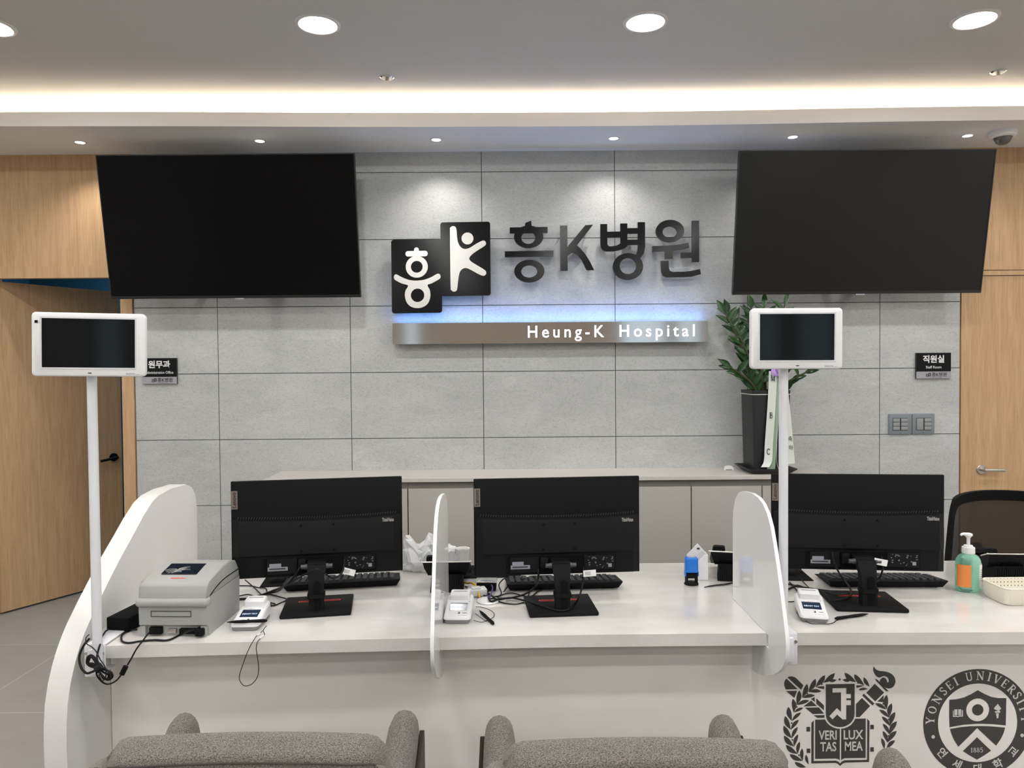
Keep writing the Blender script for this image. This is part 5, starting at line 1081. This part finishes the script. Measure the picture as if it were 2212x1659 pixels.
bp = [(0.036, 0.0), (0.041, 0.004), (0.0425, 0.012), (0.0425, 0.090), (0.040, 0.104), (0.032, 0.117), (0.020, 0.124), (0.016, 0.128), (0.016, 0.130)]
part('bottle', MB().lathe(bp, (0, 0, 0), 40, 'Z', 1.0, 0.72), M['gel'], t, 40, label='clear bottle of green gel')
def wrap(a0, a1, z0, z1, r=0.0430):
    rw = []
    for i in range(13):
        a = a0+(a1-a0)*i/12; rw.append([Vector((r*cos(a), r*0.72*sin(a), z0)), Vector((r*cos(a), r*0.72*sin(a), z1))])
    return MB().loft(rw, False, False)
part('orange_label', wrap(RAD(185), RAD(254), 0.018, 0.092), M['orange'], t, 60)
w_ = part('white_label', wrap(RAD(296), RAD(352), 0.018, 0.092), M['white'], t, 60)
lp = MB()
for i in range(6): lp.merge(wrap(RAD(302), RAD(318+7*(i % 4)), 0.038+0.007*i, 0.0395+0.007*i, 0.0434).bm)
part('label_print', lp, M['barcode'], w_, None)
part('pump_collar', MB().lathe([(0.0195, 0.126), (0.0200, 0.128), (0.0195, 0.146), (0.014, 0.147), (0.0135, 0.152), (0.006, 0.153)], (0, 0, 0), 32), M['whiteplastic'], t)
pm = MB().lathe([(0.0050, 0.152), (0.0055, 0.176), (0.009, 0.181), (0.013, 0.186), (0.012, 0.191), (0.006, 0.193)], (0, 0, 0), 24)
pm.tube([(0.002, 0, 0.187), (-0.012, -0.001, 0.190), (-0.024, -0.002, 0.1905), (-0.029, -0.0025, 0.186)], lambda q: 0.006-0.0028*q, 10, 6)
part('pump_head', pm, M['whiteplastic'], t, 40)
def bring(g, z): return [Vector((x, y, z)) for x, y in rect(-0.13+g, -0.063+g, 0.13-g, 0.063-g, 0.022)]
t = thing('plastic_basket', 'cream perforated plastic basket beside the hand gel at the right', 'basket', (1.668, 2.356, CT+0.0005))
part('tray', MB().loft([bring(0.006, 0.0), bring(0.003, 0.004), bring(0.0, 0.052), bring(0.003, 0.052), bring(0.006, 0.006), bring(0.03, 0.004)]), M['cream'], t, 40)
part('perforated_lining', MB().loft([bring(0.0032, 0.0515), bring(0.0058, 0.008)], True, False), M['basket'], t, 40)
part('rim', MB().tube(bring(0.0005, 0.0525), 0.0024, 8, 1, True, True), M['cream'], t, 60)
bg = MB(); tb = bmesh.new(); bmesh.ops.create_icosphere(tb, subdivisions=4, radius=1.0); rr = random.Random(21)
from mathutils import noise as mnoise
for v in tb.verts:
    p = v.co.copy(); q = mnoise.turbulence(p*1.9, 4, True)*0.55 + 0.62; v.co = Vector((p.x*0.125*q, p.y*0.050*q, max(0.0, 0.042+p.z*0.075*q + (0.022*sin(p.x*9) if p.z > 0 else 0))))
bg.merge(tb)
solo('plastic_bag', bg, M['bag'], 'crumpled white plastic bag at the back of the counter behind the middle divider', 'plastic bag', (-0.325, 2.765, CT+0.0005), 0, None, 20)
t = thing('paper_cup', 'white paper cup behind the desk telephone near the plastic bag', 'cup', (-0.187, 2.79, CT+0.0005))
part('wall', MB().lathe([(0.020, 0.0), (0.0265, 0.070), (0.0275, 0.072), (0.0275, 0.074), (0.0255, 0.073), (0.0190, 0.003)], (0, 0, 0), 32), M['white'], t, 40)
part('drink', MB().lathe([(0.0005, 0.062), (0.0246, 0.062), (0.0246, 0.063)], (0, 0, 0), 24), M['brownin'], t)
solo('paper_slip', MB().flat([[[(-0.045, -0.020), (0.02, -0.018), (0.05, 0.012), (0.045, 0.028), (-0.035, 0.022)]]], lambda a, b, k: Vector((a, b, k)), 0.0006), M['paper_green'], 'pale green paper slip on the desk seen under the right monitor', 'paper', (1.185, 2.745, CT+0.0004), RAD(-5), None, None)

# --- acrylic dividers
def acrylic(x, label):
    pf = [(2.392, CT+0.001), (2.392, 0.98), (2.386, 1.022), (2.366, 1.060), (2.328, 1.088), (2.285, 1.100), (2.20, 1.107), (2.145, 1.104), (2.105, 1.093), (2.070, 1.072), (2.042, 1.040), (2.018, 0.995), (1.995, 0.945), (1.970, 0.885), (1.948, 0.825), (1.933, 0.785), (1.927, 0.755), (1.928, 0.730), (1.936, 0.706), (1.955, 0.682), (1.985, 0.658), (2.03, 0.632), (2.086, 0.605), (2.15, 0.585), (2.195, 0.578), (2.195, 0.694), (2.060, 0.694), (2.060, CT+0.001)]
    t = thing('desk_divider', label, 'divider', (x, 2.2, CT), 0, 'white acrylic desk dividers')
    mb = MB().prism(pf, lambda a, b, k: Vector((k, a, b)), x-0.005, x+0.005)
    o = part('acrylic_panel', mb, [M['acrylic'], M['acryledge']], t, 40, True)
    for p in o.data.polygons:
        if abs(p.normal.x) < 0.5: p.material_index = 1
    return t
acrylic(-0.212, 'white acrylic divider seen edge-on between left and middle workplace')
acrylic(0.722, 'white glossy acrylic divider with a rounded sloping edge, left of the right monitor')

# --- displays on poles clamped to the desk edge
def display(label, xc, yc, zc, Wd, Hd, Ws, Hs, rot, px, py, clampx, w2):
    t = thing('customer_display', label, 'display', (px, py, 0.66), 0, 'white customer displays on poles')
    R_ = Euler(rot).to_matrix(); c = Vector((xc, yc, zc))
    def put(mb):
        for v in mb.bm.verts: v.co = c + R_ @ v.co
        return mb
    fr = MB().loft([[Vector((x, y, z)) for x, z in rect(-Wd/2+g, -Hd/2+g, Wd/2-g, Hd/2-g, 0.010)] for y, g in ((0.011, 0.008), (0.008, 0.001), (-0.008, 0.0), (-0.0115, 0.002), (-0.0125, 0.004))])
    part('frame', put(fr), M['whiteplastic'], t, 40, True)
    part('screen_lip', put(MB().flat([[rect(-Ws/2-0.004, -Hs/2-0.004, Ws/2+0.004, Hs/2+0.004), rect(-Ws/2, -Hs/2, Ws/2, Hs/2)]], lambda a, b, k: Vector((a, -0.0126-k, b+w2)), 0.0012)), M['bevelgrey'], t, None, True)
    part('screen', put(MB().box2((-Ws/2, -0.0132, -Hs/2+w2), (Ws/2, -0.0126, Hs/2+w2))), M['screen'], t, None, True, label='dark switched-off display screen')
    part('receiver_window', put(MB().flat([[rect(-0.0045, -0.0013, 0.0045, 0.0013, 0.0012)]], lambda a, b, k: Vector((a+0.002, -0.0126-k, b-Hd/2+0.009)), 0.0006)), M['signdark'], t, None, True)
    part('maker_print', put(MB().text('SINDOH', 0.0055, lambda a, b, k: Vector((Wd/2-0.037+a, -0.0126-k, -Hd/2+0.0075+b)), 0.0003, 'CENTER', 0.0001, 1.1).box2((Wd/2-0.024, -0.0128, -Hd/2+0.0062), (Wd/2-0.014, -0.0126, -Hd/2+0.0070))), M['sticker'], t, None, True)
    part('pole', MB().cyl((px, py, 0.665), (px, py, zc-0.02), 0.0125, None, 24), M['whitemetal'], t, 40, True)
    part('back_mount', MB().rbox((px, (yc+py)/2+0.004, zc-0.01), (0.07, abs(py-yc)-0.004, 0.07), 0.004, 2), M['whitemetal'], t, 40, True)
    cl = MB().rbox((clampx, py+0.0165, 0.690), (0.058, 0.005, 0.088), 0.003, 2).rbox((clampx, py+0.087, 0.7335), (0.054, 0.142, 0.005), 0.002, 2).rbox((clampx, py+0.045, 0.656), (0.050, 0.056, 0.005), 0.002, 2).rbox((clampx, py+0.010, 0.690), (0.032, 0.012, 0.07), 0.004, 2)
    k_ = part('clamp', cl, M['whitemetal'], t, 40, True)
    for sx in (-0.023, 0.023):
        part('screw', MB().cyl((clampx+sx, py+0.0145, 0.712), (clampx+sx, py+0.0105, 0.712), 0.0042, None, 14).cyl((clampx+sx, py+0.0106, 0.712), (clampx+sx, py+0.0100, 0.712), 0.0020, None, 6), M['satin'], k_, 40, True)
    part('clamp_bolt', MB().cyl((clampx, py+0.06, 0.640), (clampx, py+0.06, 0.694), 0.004, None, 14).cyl((clampx, py+0.06, 0.684), (clampx, py+0.06, 0.6945), 0.010, None, 18), M['satin'], k_, 40, True)
    return t
dl = display('white tablet-like display on a pole at the left desk end, turned slightly', -1.117, 1.975, 1.5575, 0.277, 0.168, 0.226, 0.129, (0, RAD(0.9), RAD(11)), -1.134, 2.007, -1.150, 0.004)
part('film_tab', MB().box2((-1.240, 1.936, 1.615), (-1.232, 1.937, 1.622)), M['screen'], dl, None, True, label='dark tab of the protective film')
display('white tablet-like display on a pole in front of the potted plant', 0.776, 2.018, 1.5605, 0.2465, 0.165, 0.200, 0.1255, (0, RAD(0.3), RAD(-1.5)), 0.7555, 2.050, 0.7720, 0.004)

# ================================================================== WAITING CHAIRS IN FRONT OF THE DESK
def make_armchair(loc, rz, label):
    t = thing('armchair', label, 'armchair', loc, rz, 'grey tweed waiting chairs')
    # backrest: soft top, slightly bowed, wrapping into the arms
    rings = []
    for i in range(29):
        u = -1 + 2*i/28; x = 0.018+0.284*u; e = abs(u)
        zt = 0.745 - 0.010*e**2 - 0.030*max(0, (e-0.86)/0.14)**2; y0 = 0.0 + 0.045*max(0, (e-0.80)/0.20)**2; y1 = 0.105 - 0.020*max(0, (e-0.85)/0.15)**2; r = 0.034
        sec = [(y0+0.050, 0.24), (y0+0.004, 0.30), (y0, 0.50), (y0, zt-0.040)]
        sec += [(y0+0.016-0.016*cos(a), zt-0.034+0.020*sin(a)) for a in [pi*k/10 for k in range(1, 5)]]
        sec += [((y0+y1)/2-0.012, zt-0.004), ((y0+y1)/2+0.012, zt)]
        sec += [(y1-r+r*cos(a), zt-0.006-r+r*sin(a)) for a in [pi/2-pi/2*k/5 for k in range(1, 6)]]
        sec += [(y1+0.012, 0.55), (y1+0.03, 0.40), (y1+0.03, 0.24)]
        rings.append([Vector((x, y, z)) for y, z in sec])
    part('backrest', MB().loft(rings), M['fabric'], t, 50)
    sm = []
    for i in range(29):
        u = -1 + 2*i/28; e = abs(u); zt = 0.745 - 0.010*e**2 - 0.030*max(0, (e-0.86)/0.14)**2; y0 = 0.045*max(0, (e-0.80)/0.20)**2
        sm.append((0.018+0.284*u, y0-0.0006, zt-0.030))
    part('seam_piping', MB().tube(sm, 0.0022, 6, 1, False, True), M['piping'], t, 60)
    for s in (-1, 1):
        rings = []
        prof_ = [(0.02, 0.700, 0.045), (0.08, 0.690, 0.046), (0.13, 0.600, 0.045), (0.18, 0.555, 0.044), (0.25, 0.538, 0.043), (0.33, 0.550, 0.042), (0.39, 0.576, 0.041), (0.435, 0.600, 0.039), (0.462, 0.602, 0.036), (0.480, 0.572, 0.033)]
        for y, z, hw_ in prof_:
            cx = s*(0.268+0.016*(y/0.46)); rr_ = hw_*0.94
            sec = [(cx-hw_, 0.24), (cx-hw_, z-1.35*rr_)] + [(cx-hw_+rr_-rr_*cos(a), z-1.35*rr_+1.35*rr_*sin(a)) for a in [pi/2*k/4 for k in range(1, 5)]] + [(cx+hw_-rr_+rr_*sin(a), z-1.35*rr_+1.35*rr_*cos(a)) for a in [pi/2*k/4 for k in range(0, 5)]] + [(cx+hw_, 0.24)]
            rings.append([Vector((x, y, q)) for x, q in sec])
        rings.append([Vector((s*0.27+(v.x-s*0.27)*0.8, 0.478, 0.24+(v.z-0.24)*0.9)) for v in rings[-1]])
        part('armrest', MB().loft(rings), M['fabric'], t, 50)
        bd = [(0.03, 0.20), (0.02, 0.44), (0.10, 0.47), (0.30, 0.48), (0.455, 0.550), (0.478, 0.540), (0.484, 0.20)]
        part('side_board', MB().prism(bd, lambda a, b, k, s=s: Vector((s*k, a, b)), 0.3225, 0.333), M['darkwood'], t, 30, label='thin dark wooden side board')
    part('seat_cushion', MB().rbox((0, 0.29, 0.385), (0.42, 0.40, 0.13), 0.035, 4), M['fabric'], t)
    part('seat_base', MB().rbox((0, 0.26, 0.275), (0.60, 0.40, 0.08), 0.01, 2), M['fabric'], t)
    for sx in (-0.26, 0.26):
        for y in (0.07, 0.42): part('leg', MB().cyl((sx, y, 0.0), (sx*0.98, y, 0.235), 0.014, 0.020, 14), M['darkwood'], t)
    return t
a1 = make_armchair((-0.562, 1.440, 0), RAD(0.5), 'grey tweed armchair seen from behind at the lower left')
dup(a1, (0.244, 1.405, 0), RAD(-0.5), 'grey tweed armchair seen from behind in front of the middle divider gap')
dup(a1, (1.105, 1.205, 0), RAD(-6), 'grey tweed armchair mostly below the frame, only an arm in front of the crests')
